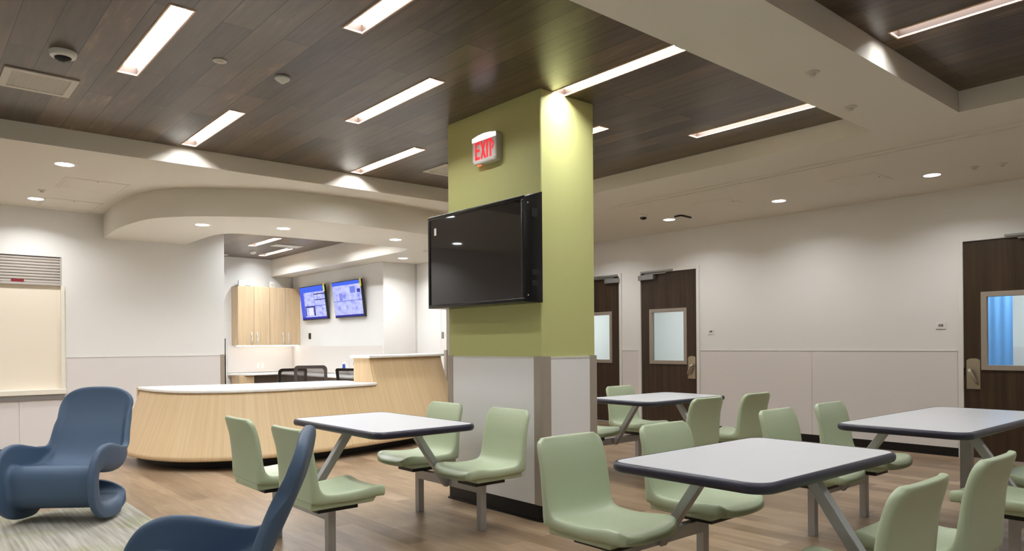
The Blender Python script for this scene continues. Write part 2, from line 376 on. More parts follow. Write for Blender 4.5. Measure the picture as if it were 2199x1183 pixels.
# window_1: opening with shutter
win = empty('window_1', (0, 0, 0)); struct(win)
m = MB(); t = .035
m.box(WX1 - .012, WX1 + .028, YL - .02, YL + .128, WZ0 + .02, 2.088, .003)
m.build('window_frame', MT['ivory'], win)
MB().box(WX0 - .1, WX1 + .035, YL - .05, YL + .16, WZ0, .80, .006).build('window_sill', MT['ivory'], win)
m = MB(); m.box(WX0 - .1, WX1 + .02, YL - .03, YL, .672, WZ0 - .001, .002); m.cyl((0, 0), .008, 0, .004, 12, mtx=wallY(1.35, YL - .03) @ Matrix.Translation((0, 0, .705)) @ Matrix.Rotation(-PI / 2, 4, 'X'))
m.build('apron', MT['alu'], win)
MB().box(WX0, WX1 - .001, YL + .05, YL + .07, .80, 2.2).build('roller_blind', MT['blind'], win)
sh = empty('roll_up_shutter', (0, 0, 0)); tag(sh, 'partly lowered grey slatted shutter in the opening in the left wall', 'shutter')
m = MB()
for k in range(9):
    z = 2.445 - .036 * (k + 1)
    m.prism([(YL + .03, z), (YL + .018, z + .008), (YL + .019, z + .031), (YL + .034, z + .034), (YL + .05, z + .034), (YL + .05, z)], WX0, WX1 - .004, mtx=Matrix(((0, 0, 1, 0), (1, 0, 0, 0), (0, 1, 0, 0), (0, 0, 0, 1))))
m.build('slat_curtain', MT['slat'], sh)
MB().box(WX0, WX1 - .004, YL + .012, YL + .05, 2.092, 2.122, .003).build('bottom_bar', MT['slat'], sh)
MB().box(1.09, 1.22, YL + .009, YL + .013, 2.125, 2.155).build('label_sticker', MT['red'], sh)
MB().box(WX1 - .016, WX1 - .001, YL + .008, YL + .06, 2.09, 2.445).build('side_guide', MT['slat'], sh)

# right wall with three doors
doors = [('door_1', 7.908, 8.965, 1), ('door_2', 6.392, 7.452, -1), ('door_3', 1.79, 2.84, 1)]  # y0,y1 ; hinge side handled below
DZ = 2.43
m = MB(); y = -4
for n_, a, b_, s in sorted(doors, key=lambda d: d[1]):
    m.box(XR, XR + .15, y, a - .0, 0, ZW); m.box(XR, XR + .15, a, b_, DZ + .005, ZW); y = b_
m.box(XR, XR + .15, y, 10.8, 0, ZW)
struct(m.build('wall_right', MT['paint']))
m = MB(); q = MB(); bb = MB(); tr = MB()
for a, b_ in ((-4, 1.74), (2.90, 4.607), (4.613, 6.335), (7.51, 7.85), (9.02, 10.6)):
    m.box(XR - .008, XR, a, b_, .10, 1.197); tr.box(XR - .012, XR, a, b_, 1.197, 1.206)
for a, b_ in ((-4, 1.74), (2.90, 6.335), (7.51, 7.85), (9.02, 10.6)): bb.box(XR - .010, XR, a, b_, 0, .10)
struct(m.build('wall_panel_right', MT['panel'])); struct(tr.build('trim_7', MT['rail'])); struct(bb.build('baseboard_right', MT['black']))

def build_door(name, y0, y1, hinge_high, closer=True):
    """hinge_high: hinge on the larger-Y edge. door leaf between y0..y1"""
    d = empty(name, (XR, (y0 + y1) / 2, 0)); struct(d)
    hy, ly = (y1, y0) if hinge_high else (y0, y1); sg = -1 if hinge_high else 1   # from hinge toward latch
    cy_ = (y0 + y1) / 2
    def B(mm, a0, a1, x0, x1, z0, z1, bev=0):   # a measured from the hinge edge
        p, r = sorted((hy + sg * a0 - cy_, hy + sg * a1 - cy_)); mm.box(x0, x1, p, r, z0, z1, bev)
    wd = y1 - y0
    f = MB()
    for a0, a1 in ((-.052, 0), (wd, wd + .052)): B(f, a0, a1, -.018, .12, 0, DZ + .05, .002)
    B(f, 0, wd, -.018, .12, DZ, DZ + .05, .002)
    f.build('door_frame', MT['white'], d)
    f = MB()   # leaf with an opening for the vision panel
    X0, X1 = .004, .05; V0, V1, VZ0, VZ1 = .20, .84, 1.03, 1.81
    B(f, .003, V0, X0, X1, .012, DZ - .004); B(f, V1, wd - .003, X0, X1, .012, DZ - .004)
    B(f, V0, V1, X0, X1, .012, VZ0); B(f, V0, V1, X0, X1, VZ1, DZ - .004)
    f.build('door_leaf', MT['door'], d)
    f = MB(); O0, O1, OZ0, OZ1 = .168, .878, .99, 1.855; I0, I1, IZ0, IZ1 = .218, .824, 1.045, 1.80
    B(f, O0, I0, -.012, .055, OZ0, OZ1, .002); B(f, I1, O1, -.012, .055, OZ0, OZ1, .002)
    B(f, I0, I1, -.012, .055, OZ0, IZ0, .002); B(f, I0, I1, -.012, .055, IZ1, OZ1, .002)
    vf = f.build('vision_frame', MT['guard'], d)
    f = MB(); B(f, I0, I1, .025, .031, IZ0, IZ1); f.build('glass_pane', MT['glass'], vf)
    # lock plate with arched top and sloped lever
    f = MB(); pc = wd - .095; pts = [(-.068, .775), (.068, .775), (.068, 1.09)] + [(.068 * math.cos(a), 1.09 + .028 * math.sin(a)) for a in [PI * k / 10 for k in range(1, 10)]] + [(-.068, 1.09)]
    cc = hy + sg * pc - cy_
    f.prism(pts, 0, .012, .003, Matrix(((0, 0, -1, .004), (-1, 0, 0, cc), (0, 1, 0, 0), (0, 0, 0, 1))))
    pl = f.build('lock_plate', MT['steelp'], d)
    f = MB(); s2 = 1 if hinge_high else -1
    f.tube([(-.008, cc - s2 * .028, .985), (-.04, cc - s2 * .028, .985), (-.058, cc - s2 * .015, .965), (-.06, cc + s2 * .012, .91), (-.05, cc + s2 * .04, .85), (-.02, cc + s2 * .05, .83)], [.02, .02, .021, .019, .014, .009], 12)
    f.build('lever_handle', MT['steelp'], pl, True)
    if closer:
        f = MB(); B(f, -.02, .285, -.058, .004, 2.325, 2.40, .004); cl = f.build('door_closer', MT['alu'], d)
        f = MB(); B(f, 0.02, .64, -.05, -.018, 2.437, 2.462, .003); f.build('closer_track', MT['alu'], cl)
        f = MB(); B(f, .10, .52, -.04, -.022, 2.405, 2.42, .003); f.build('closer_arm', MT['alu'], cl)
    f = MB(); B(f, wd - .012, wd + .002, -.006, .004, .93, 1.01); f.build('strike', MT['blk'], d)
    return d
build_door('door_1', 7.908, 8.965, False); build_door('door_2', 6.392, 7.452, True); build_door('door_3', 1.79, 2.84, False)
# rooms behind the doors
m = MB(); m.box(XR + .15, 12.6, -4, 10.8, -.02, 0); m.box(12.6, 12.7, -4, 10.8, 0, ZW)
for yy in (-.6, 3.9, 7.68, 10.7): m.box(XR + .15, 12.6, yy - .05, yy + .05, 0, ZW)
m.box(XR + .15, 12.7, -4, 10.8, 2.8, 2.9)
struct(m.build('wall_rooms', MT['paint']))
for k, (yy) in enumerate((2.4, 5.8, 9.2)):  # unseen panels added to brighten the rooms behind the door glass
    lt = empty('ceiling_light', (10.9, yy, 2.8)); tag(lt, ('white ceiling light inside the room behind the rightmost door', 'white ceiling light inside the room behind the middle door', 'white ceiling light inside the room behind the door nearest the column')[k], 'light', 'lights in the rooms behind the doors')
    MB().box(-.6, .6, -.3, .3, -.03, 0, .004).build('housing', MT['white'], lt); MB().box(-.56, .56, -.26, .26, -.034, -.0305).build('diffuser', MT['roomled'], lt)
MB().box(12.585, 12.6, -4, 10.6, .02, 1.22).build('wall_room_panel', MT['panel'])['kind'] = 'structure'
struct(MB().box(12.58, 12.6, 8.72, 8.74, 0, 2.8).build('trim_10', MT['alu']))
cu = MB()
pts = []; 
for k in range(61):
    yy = 2.90 + .75 * k / 60; pts.append((11.2 + .007 * math.sin(k * .7), yy))
cu.prism(pts + [(p[0] + .01, p[1]) for p in pts[::-1]], .3, 2.6)
tag(cu.build('curtain', MT['bluepaint'], None, True), 'bright blue curtain seen through the window of the rightmost door', 'curtain')
fu = empty('bedside_cabinet', (12.3, 6.7, 0)); tag(fu, 'pale cabinet seen through the window of the middle door', 'cabinet')
MB().box(-.25, .25, -.5, .5, .001, 1.15, .01).build('body', MT['panel'], fu); MB().box(-.26, .26, -.51, .51, 1.15, 1.18, .005).build('top', MT['white'], fu); MB().box(-.262, -.25, -.48, .48, .6, 1.1, .003).build('drawer', MT['white'], fu)

# ------------------------------------------------------------------ column
CX0, CX1, CY0, CY1 = 3.63, 4.203, 3.884, 5.057
col = struct(MB().box(CX0, CX1, CY0, CY1, 0, ZW + .01, .012).build('wall_column', MT['green']))
m = MB(); e = .012
m.box(CX0 - e, CX0, CY0 + .05, CY1 - .03, .12, 1.205); m.box(CX0 + .05, CX1 - .03, CY0 - e, CY0, .12, 1.205)
m.box(CX0 + .03, CX1 - .03, CY1, CY1 + e, .12, 1.205); m.box(CX1, CX1 + e, CY0 + .03, CY1 - .03, .12, 1.205)
m.build('lower_panel', MT['panel_white'], col)
m = MB()
m.box(CX0 - e - .003, CX0, CY0 + .04, CY1 - .03, 1.205, 1.218); m.box(CX0 + .04, CX1 - .03, CY0 - e - .003, CY0, 1.205, 1.218)
m.build('panel_trim', MT['rail'], col)
for cx_, cy_, sx, sy in ((CX0, CY0, -1, -1), (CX0, CY1, -1, 1), (CX1, CY0, 1, -1), (CX1, CY1, 1, 1)):
    L = .075; g = .016; pts = []
    for k in range(9):
        a = PI / 2 * k / 8; rr = .028
        pts.append((rr - g - rr * math.cos(a) if 0 else -g + rr * (1 - math.cos(a)), 0))
    # L-shaped guard with rounded nose, in local quadrant (inside +,+)
    nose = [(-g + .025 * (1 - math.sin(a)), -g + .025 * (1 - math.cos(a))) for a in [PI / 2 * k / 8 for k in range(9)]]
    prof = [(L, -g)] + nose[::-1][::-1] if 0 else [(L, -g)] + [(-g + .025 * (1 - math.sin(a)), -g + .025 * (1 - math.cos(a))) for a in [PI / 2 * k / 8 for k in range(9)]] + [(-g, L), (0, L), (0, 0), (L, 0)]
    pts = [(cx_ - sx * p[0], cy_ - sy * p[1]) for p in prof]
    m = MB().prism(pts, .12, 1.222); bmesh.ops.recalc_face_normals(m.bm, faces=m.bm.faces)
    m.build('corner_guard', MT['guard'], col, True, 50)
def rr_ring(d, z0, z1, r): return MB().prism(rrect(CX0 - d, CX1 + d, CY0 - d, CY1 + d, r), z0, z1)
m = rr_ring(.014, 0, .12, .045); b2 = struct(m.build('baseboard_column', MT['black'], None, True, 50))
m = rr_ring(.028, 0, .012, .055); m.build('base_toe', MT['black'], b2, True, 50)

# tv enclosure on the column
TY0, TY1, TX, TZ0, TZ1 = 3.868, 5.085, 3.452, 1.618, 2.386
tv = empty('tv_enclosure', (CX0, (TY0 + TY1) / 2, TZ0)); tag(tv, 'large black boxed television enclosure mounted on the green column', 'television')
oy, oz = (TY0 + TY1) / 2, TZ0
yz = Matrix(((0, 0, 1, 0), (-1, 0, 0, 0), (0, 1, 0, 0), (0, 0, 0, 1)))
m = MB(); hw = (TY1 - TY0) / 2; hh = TZ1 - TZ0; dpt = CX0 - TX
# side profile (x, z) extruded over width: sloped top
prof = [(0, 0), (0, hh + .05), (-dpt + .012, hh), (-dpt, hh - .012), (-dpt, .01), (-dpt + .01, 0)]
m.prism(prof, -hw, hw, .006, Matrix(((1, 0, 0, 0), (0, 0, 1, 0), (0, 1, 0, 0), (0, 0, 0, 1))))
bmesh.ops.recalc_face_normals(m.bm, faces=m.bm.faces)
m.build('housing', MT['blkgloss'], tv, True, 30)
m = MB(); fr = .028
for a, b_, c, d in ((-hw, hw, hh - fr, hh), (-hw, hw, 0, fr), (-hw, -hw + fr, fr, hh - fr), (hw - fr, hw, fr, hh - fr)): m.box(-dpt - .012, -dpt + .003, a, b_, c, d, .005)
m.build('front_frame', MT['blkgloss'], tv, True)
MB().box(-dpt - .004, -dpt - .001, -hw + fr, hw - fr, fr, hh - fr).build('screen_glass', MT['screen'], tv)
MB().box(-dpt - .0055, -dpt - .0042, hw - .115, hw - .085, hh - .16, hh - .10).build('sticker', MT['grille'], tv)
for z0, z1 in ((hh - .15, hh - .08), (.12, .16), (.20, .24)): MB().box(-.11, -.05, -hw - .002, -hw + .001, z0, z1).build('side_vent', MT['blk'], tv)
for z0 in (.05, hh - .05): MB().cyl((0, 0), .006, 0, .004, 12, mtx=Matrix.Translation((-dpt + .03, -hw - .0, z0)) @ Matrix.Rotation(PI / 2, 4, 'X')).build('lock_screw', MT['alu'], tv)

# exit sign
ex = empty('exit_sign', (CX0, 4.475, 2.87)); tag(ex, 'wall-mounted exit sign with red letters on the green column', 'exit sign')
EW, EH, ED = .152, .112, .062   # half width, half height, depth
fm = Matrix(((0, 0, -1, 0), (-1, 0, 0, 0), (0, 1, 0, 0), (0, 0, 0, 1)))  # (right, up, out) -> world
m = MB().prism(rrect(-EW, EW, -EH, EH, .022), .0, ED, .006, fm); bmesh.ops.recalc_face_normals(m.bm, faces=m.bm.faces)
m.build('housing', MT['grille'], ex, True)
m = MB().prism(rrect(-EW + .012, EW - .012, -EH + .012, EH - .012, .014), ED - .002, ED + .002, 0, fm); bmesh.ops.recalc_face_normals(m.bm, faces=m.bm.faces)
m.build('face_plate', MT['exitface'], ex)
m = MB()
pts = [(-EW + .004, EH - .042), (EW - .004, EH - .042), (EW - .004, EH - .01), (EW * .5, EH + .003), (0, EH + .008), (-EW * .5, EH + .003), (-EW + .004, EH - .01)]
m.prism(pts, ED - .004, ED + .006, .002, fm); bmesh.ops.recalc_face_normals(m.bm, faces=m.bm.faces)
m.build('light_lens', MT['lens'], ex)  # no lamp here: the bright reflection is put in as glow
m = MB(); z0, z1 = ED + .002, ED + .005
def bar(x0, y0, x1, y1, t):
    d = Vector((x1 - x0, y1 - y0)).normalized(); n = Vector((-d.y, d.x)) * t / 2
    pp = [(x0 + n.x, y0 + n.y), (x1 + n.x, y1 + n.y), (x1 - n.x, y1 - n.y), (x0 - n.x, y0 - n.y)]
    m.prism(pp, z0, z1, 0, fm)
lo, hi, s = -.078, .062, .02
x = -.098
bar(x, lo, x, hi, s)
for yy in (lo + s / 2, 0 - .006, hi - s / 2): bar(x - .01, yy, x + .046, yy, s)
bar(-.032, lo, .018, hi, s * .95); bar(-.032, hi, .018, lo, s * .95)
bar(.043, lo, .043, hi, s)
bar(.063, hi - s / 2, .105, hi - s / 2, s); bar(.084, lo, .084, hi, s)
bar(.106, hi - .022, .122, .012, .013); bar(.122, .018, .106, -.022, .013)
bmesh.ops.recalc_face_normals(m.bm, faces=m.bm.faces)
m.build('letters', MT['exitred'], ex)
for a in (-1, 1):
    for b_ in (-1, 1): MB().cyl((0, 0), .007, ED, ED + .004, 12, mtx=fm @ Matrix.Translation((a * (EW - .016), b_ * (EH - .016), 0))).build('screw', MT['steel'], ex)
MB().box(-.045, -.025, -.075 + .15, -.055 + .17, -EH - .006, -EH + .002).build('indicator_lamp', MT['led_red'], ex)

# ------------------------------------------------------------------ ceiling fixtures
def linear_proto(L, led, name='linear_light', z=ZW):
    o = empty(name, (0, 0, z)); hw = FW / 2
    m = MB(); t = .011
    for a, b_, c, d in ((-hw - t, -hw, -t, L + t), (hw, hw + t, -t, L + t), (-hw, hw, -t, 0), (-hw, hw, L, L + t)): m.box(a, b_, c, d, -.005, .004, .001)
    m.build('trim_ring', MT['tan'], o)
    m = MB()
    for a, b_, c, d in ((-hw - .004, -hw, 0, L), (hw, hw + .004, 0, L), (-hw, hw, -.004, 0), (-hw, hw, L, L + .004)): m.box(a, b_, c, d, .004, .064)
    m.build('housing', MT['brownmetal'], o)
    MB().box(-hw, hw, .0, L, .052, .057).build('diffuser', MT[led], o)
    return o
lab = {
 (1.235, 4.23): 'long recessed linear light in dark wood ceiling, between camera dome and round white plate',
 (2.95, 4.23): 'long recessed linear light in dark wood ceiling, middle of the photo left of the column',
 (4.71, 4.23): 'recessed linear light mostly hidden behind the right edge of the column',
 (2.10, 2.66): 'recessed linear light cut off by the top edge of the photo',
 (2.11, 5.82): 'short-looking linear light close above the white fascia at left, next to a bright scallop',
 (3.82, 2.66): 'recessed linear light starting at the top of the green column',
 (3.845, 5.81): 'linear light in the wood ceiling nearest above the curved soffit, left of the column',
 (5.55, 2.66): 'linear light at the far right corner of the main wood ceiling'}
for i, (x, y, L) in enumerate(FIX):
    o = linear_proto(L, 'lin'); o.location = (x, y, ZW)
    tag(o, lab.get((x, y), 'recessed linear light in the main wood ceiling outside or behind the view'), 'light', 'linear lights in the main wood ceiling')
p0 = None
for i, (x, y, L) in enumerate(FIX2):
    if p0 is None: p0 = linear_proto(L, 'lin_near'); o = p0
    else: o = copy_tree(p0)
    o.location = (x, y, ZW)
    tag(o, 'linear light in the separate wood ceiling panel at top right' if i == 0 else 'linear light in the near wood ceiling panel outside the view', 'light', 'linear lights in the near wood ceiling')
for i, (x, y, L) in enumerate(bmw):
    o = linear_proto(L, 'lins'); o.location = (x, y, ZN)
    tag(o, ('linear light over the nurse station, the one nearer the curved soffit', 'linear light over the nurse station, the one beside the flat white vent')[i] if i < 2 else 'linear light over the nurse station hidden above the curved soffit', 'light', 'linear lights over the nurse station')
def downlight(x, y, z, label, r=.088, led=None):
    o = empty('downlight', (x, y, z)); tag(o, label, 'light', 'round downlights')
    MB().lathe((0, 0), [(r * .88, .0), (r * .88, -.006), (r, -.004), (r + .012, 0)], 32).build('trim_ring', MT['white'], o, True)
    MB().cyl((0, 0), r * .88, -.005, -.001, 32).build('diffuser', MT['down'], o)
    la = bpy.data.lights.new('downlight_lamp', 'AREA'); la.shape = 'DISK'; la.size = r * 1.7; la.energy = P_DOWN * (1 if x > 7 else 1.3); la.color = (.97, .985, 1); la.spread = math.radians(140)
    lo_ = bpy.data.objects.new('lamp', la); COL.objects.link(lo_); lo_.parent = o; lo_.location = (0, 0, -.007)
    return o
downlight(1.235, 7.87, ZS, 'round downlight in the white ceiling at far left, nearer the wood ceiling')
downlight(1.262, 9.89, ZS, 'round downlight in the white ceiling at far left, above the shuttered opening')
downlight(8.19, 2.82, ZS, 'round downlight before the door wall, rightmost in view')
downlight(8.20, 4.53, ZS, 'round downlight before the door wall, middle of the three')
downlight(8.22, 6.18, ZS, 'round downlight before the door wall, beside the small black dome camera')
downlight(8.2, 1.1, ZS, 'round downlight before the door wall outside the view'); downlight(8.2, -.7, ZS, 'round downlight at the near end of the door wall outside the view')  # row carried on out of view, lamps added for their light
downlight(8.22, 7.9, ZS, 'round downlight before the door wall hidden behind the column')
downlight(-.4, 7.9, ZS, 'round downlight left of the view, near the wood ceiling'); downlight(-.4, 9.9, ZS, 'round downlight left of the view, over the shutter wall')
downlight(-2.2, 8.9, ZS, 'round downlight at the far left end outside the view')
downlight(2.73, 8.67, ZD, 'round downlight at the left end of the curved soffit', .085)
downlight(3.57, 8.35, ZD, 'round downlight in the curved soffit above the cabinets', .085)
downlight(5.11, 8.32, ZD, 'round downlight in the curved soffit just left of the television', .085)
downlight(6.29, 10.02, ZD, 'round downlight in the far part of the curved soffit before the white corner wall', .085)

def disc(name, x, y, z, prof, m, label, cat, group=None, sub=None):
    if sub:
        o = empty(name, (x, y, z)); MB().lathe((0, 0), prof, 28).build('base', m, o, True)
        for nm, pr_, mm in sub: MB().lathe((0, 0), pr_, 24).build(nm, mm, o, True)
    else:
        o = MB().lathe((0, 0), prof, 28).build(name, m, None, True); o.location = (x, y, z)
    return tag(o, label, cat, group)
disc('dome_camera', .835, 5.352, ZW, [(.078, 0), (.078, -.012), (.072, -.03), (.05, -.036), (.0, -.036)], MT['white'], 'white dome camera with dark lens on the wood ceiling at upper left', 'camera', None, [('dome', [(.05, -.034), (.044, -.05), (.026, -.062), (0, -.066)], MT['blkgloss'])])
disc('dome_camera', 7.68, 6.20, ZS, [(.06, 0), (.06, -.02), (.045, -.03), (0, -.03)], MT['white'], 'small dome camera with black dome on the white ceiling right of the column', 'camera', None, [('dome', [(.048, -.03), (.04, -.05), (.02, -.06), (0, -.063)], MT['blkgloss'])])
disc('ceiling_cover_plate', 1.648, 4.856, ZW, [(.045, 0), (.045, -.005), (.038, -.008), (.02, -.008), (.02, -.012), (0, -.012)], MT['grille'], 'flat round white cover plate on the wood ceiling', 'cover plate')
disc('smoke_detector', 2.088, 4.885, ZW, [(.052, 0), (.052, -.012), (.045, -.02), (.025, -.032), (.015, -.04), (0, -.042)], MT['white'], 'white cone-shaped detector on the wood ceiling, left of the middle linear light', 'detector')
disc('smoke_detector', 5.07, 13.25, ZN, [(.06, 0), (.06, -.02), (.045, -.04), (.02, -.05), (0, -.05)], MT['white'], 'white round detector on the wood ceiling of the nurse station', 'detector')
disc('smoke_detector', 4.83, 14.0, ZN, [(.05, 0), (.05, -.012), (.0, -.02)], MT['white'], 'small flat white disc on the nurse station ceiling beside the wall edge', 'detector')
spr = [(1.247, 9.32, 'sprinkler head on the white ceiling at far left beside a downlight'), (4.477, 2.235, 'flush sprinkler cover on the ceiling beam, nearer the top of the photo'), (5.35, 2.385, 'sprinkler head on the ceiling beam close to the corner of the main wood ceiling'), (8.22, 2.2, 'sprinkler head on the white ceiling at the right edge, beside the rightmost downlight'), (8.14, 2.42, 'tiny flush cover on the white ceiling next to the rightmost downlight'), (7.25, 8.4, 'sprinkler head beside the column on the white ceiling')]
for x, y, lb in spr: disc('sprinkler', x, y, ZS, [(.045, 0), (.042, -.006), (.022, -.01), (.016, -.026), (.022, -.03), (0, -.034)], MT['grille'], lb, 'sprinkler', 'ceiling sprinkler heads')
disc('sprinkler', 6.05, 9.0, ZD, [(.04, 0), (.036, -.006), (.018, -.01), (.012, -.02), (0, -.022)], MT['grille'], 'sprinkler head in the curved soffit beside the television', 'sprinkler', 'ceiling sprinkler heads')
# vents
def vent(x0, x1, y0, y1, z, label, slats=True):
    o = empty('ceiling_vent', ((x0 + x1) / 2, (y0 + y1) / 2, z)); tag(o, label, 'vent', 'ceiling vents')
    a, b_ = (x1 - x0) / 2, (y1 - y0) / 2; t = .045
    m = MB()
    for p in ((-a, a, -b_, -b_ + t), (-a, a, b_ - t, b_), (-a, -a + t, -b_ + t, b_ - t), (a - t, a, -b_ + t, b_ - t)): m.box(*p, -.01, 0, .001)
    m.build('frame', MT['grille'], o)
    MB().box(-a + t, a - t, -b_ + t, b_ - t, -.003, -.001).build('backing', MT['darkhole'], o)
    m = MB(); n = int((2 * b_ - 2 * t) / .011)
    for k in range(n):
        y = -b_ + t + .011 * (k + .1); m.box(-a + t, a - t, y, y + .0062, -.008, -.003)
    n = int((2 * a - 2 * t) / .011)
    for k in range(n):
        x = -a + t + .011 * (k + .1); m.box(x, x + .0045, -b_ + t, b_ - t, -.0075, -.0035)
    m.build('grille', MT['grille'], o); return o
vent(.575, 1.015, 5.845, 6.285, ZW, 'square white perforated vent in the wood ceiling at upper left')
vent(4.37, 4.80, 6.12, 6.55, ZW, 'square white vent in the wood ceiling peeking out left of the column')
o = MB().box(-.24, .24, -.14, .14, -.012, 0, .003).build('ceiling_vent', MT['white']); o.location = (5.25, 12.15, ZN); tag(o, 'flat white vent on the nurse station ceiling', 'vent', 'ceiling vents')
# access hatches
def hatch(x0, x1, y0, y1, label):
    o = empty('access_panel', ((x0 + x1) / 2, (y0 + y1) / 2, ZS)); tag(o, label, 'access panel', 'ceiling access panels')
    a, b_ = (x1 - x0) / 2, (y1 - y0) / 2
    m = MB()
    for p in ((-a, a, -b_, -b_ + .018), (-a, a, b_ - .018, b_), (-a, -a + .018, -b_ + .018, b_ - .018), (a - .018, a, -b_ + .018, b_ - .018)): m.box(*p, -.004, 0)
    m.build('frame', MT['ceil'], o); MB().box(-a + .021, a - .021, -b_ + .021, b_ - .021, -.004, 0).build('panel', MT['ceil'], o)
    MB().cyl((0, -b_ + .05), .008, -.006, -.004, 12).build('latch', MT['darkhole'], o)
hatch(1.33, 1.93, 8.45, 9.05, 'square access panel in the white ceiling left of the curved soffit')
hatch(1.33, 1.93, 9.75, 10.35, 'square access panel in the white ceiling next to the left wall')
hatch(7.55, 8.0, 4.85, 5.35, 'square access panel in the white ceiling above the middle door, nearer')
hatch(7.6, 8.05, 3.15, 3.65, 'square access panel in the white ceiling before the door wall at right')
m = MB(); m.prism([(8.05, 5.97), (8.03, 5.88), (8.05, 5.84), (8.29, 5.86), (8.29, 5.885), (8.06, 5.87), (8.075, 5.96)], ZS - .02, ZS)
tag(m.build('ceiling_bracket', MT['blk']), 'bent black bracket on the white ceiling beside a downlight', 'bracket')

# ------------------------------------------------------------------ signs on the door wall
def digits(txt, cx_, cy_, h, mm, fmx, z0, z1):
    seg = {'2': 'abged', '1': 'bc', '9': 'abcdfg', '8': 'abcdefg'}
    wd = h * .55; t = h * .2; x = cx_ - (len(txt) * wd * 1.35) / 2 + wd * .18
    for ch in txt:
        S = {'a': (x, cy_ + h / 2, x + wd, cy_ + h / 2), 'g': (x, cy_, x + wd, cy_), 'd': (x, cy_ - h / 2, x + wd, cy_ - h / 2), 'f': (x, cy_, x, cy_ + h / 2), 'b': (x + wd, cy_, x + wd, cy_ + h / 2), 'e': (x, cy_ - h / 2, x, cy_), 'c': (x + wd, cy_ - h / 2, x + wd, cy_)}
        for s in seg[ch]:
            x0, y0, x1, y1 = S[s]
            if ch == '1': x0 -= wd * .4; x1 -= wd * .4
            mm.prism([(min(x0, x1) - t / 2, min(y0, y1) - t / 2), (max(x0, x1) + t / 2, min(y0, y1) - t / 2), (max(x0, x1) + t / 2, max(y0, y1) + t / 2), (min(x0, x1) - t / 2, max(y0, y1) + t / 2)], z0, z1, 0, fmx)
        x += wd * 1.35
for (yy, zz, lb) in ((6.147, 1.475, 'small white 219 room number sign right of the middle door'), (3.072, 1.488, 'small white 219 room number sign left of the rightmost door')):
    o = empty('room_sign', (XR, yy, zz)); tag(o, lb, 'sign', 'room number signs')
    MB().box(-.008, 0, -.052, .052, -.035, .04, .002).build('plate', MT['white'], o)
    m = MB(); digits('219', 0, .006, .021, m, fm, .008, .010); bmesh.ops.recalc_face_normals(m.bm, faces=m.bm.faces); m.build('numerals', MT['blk'], o)

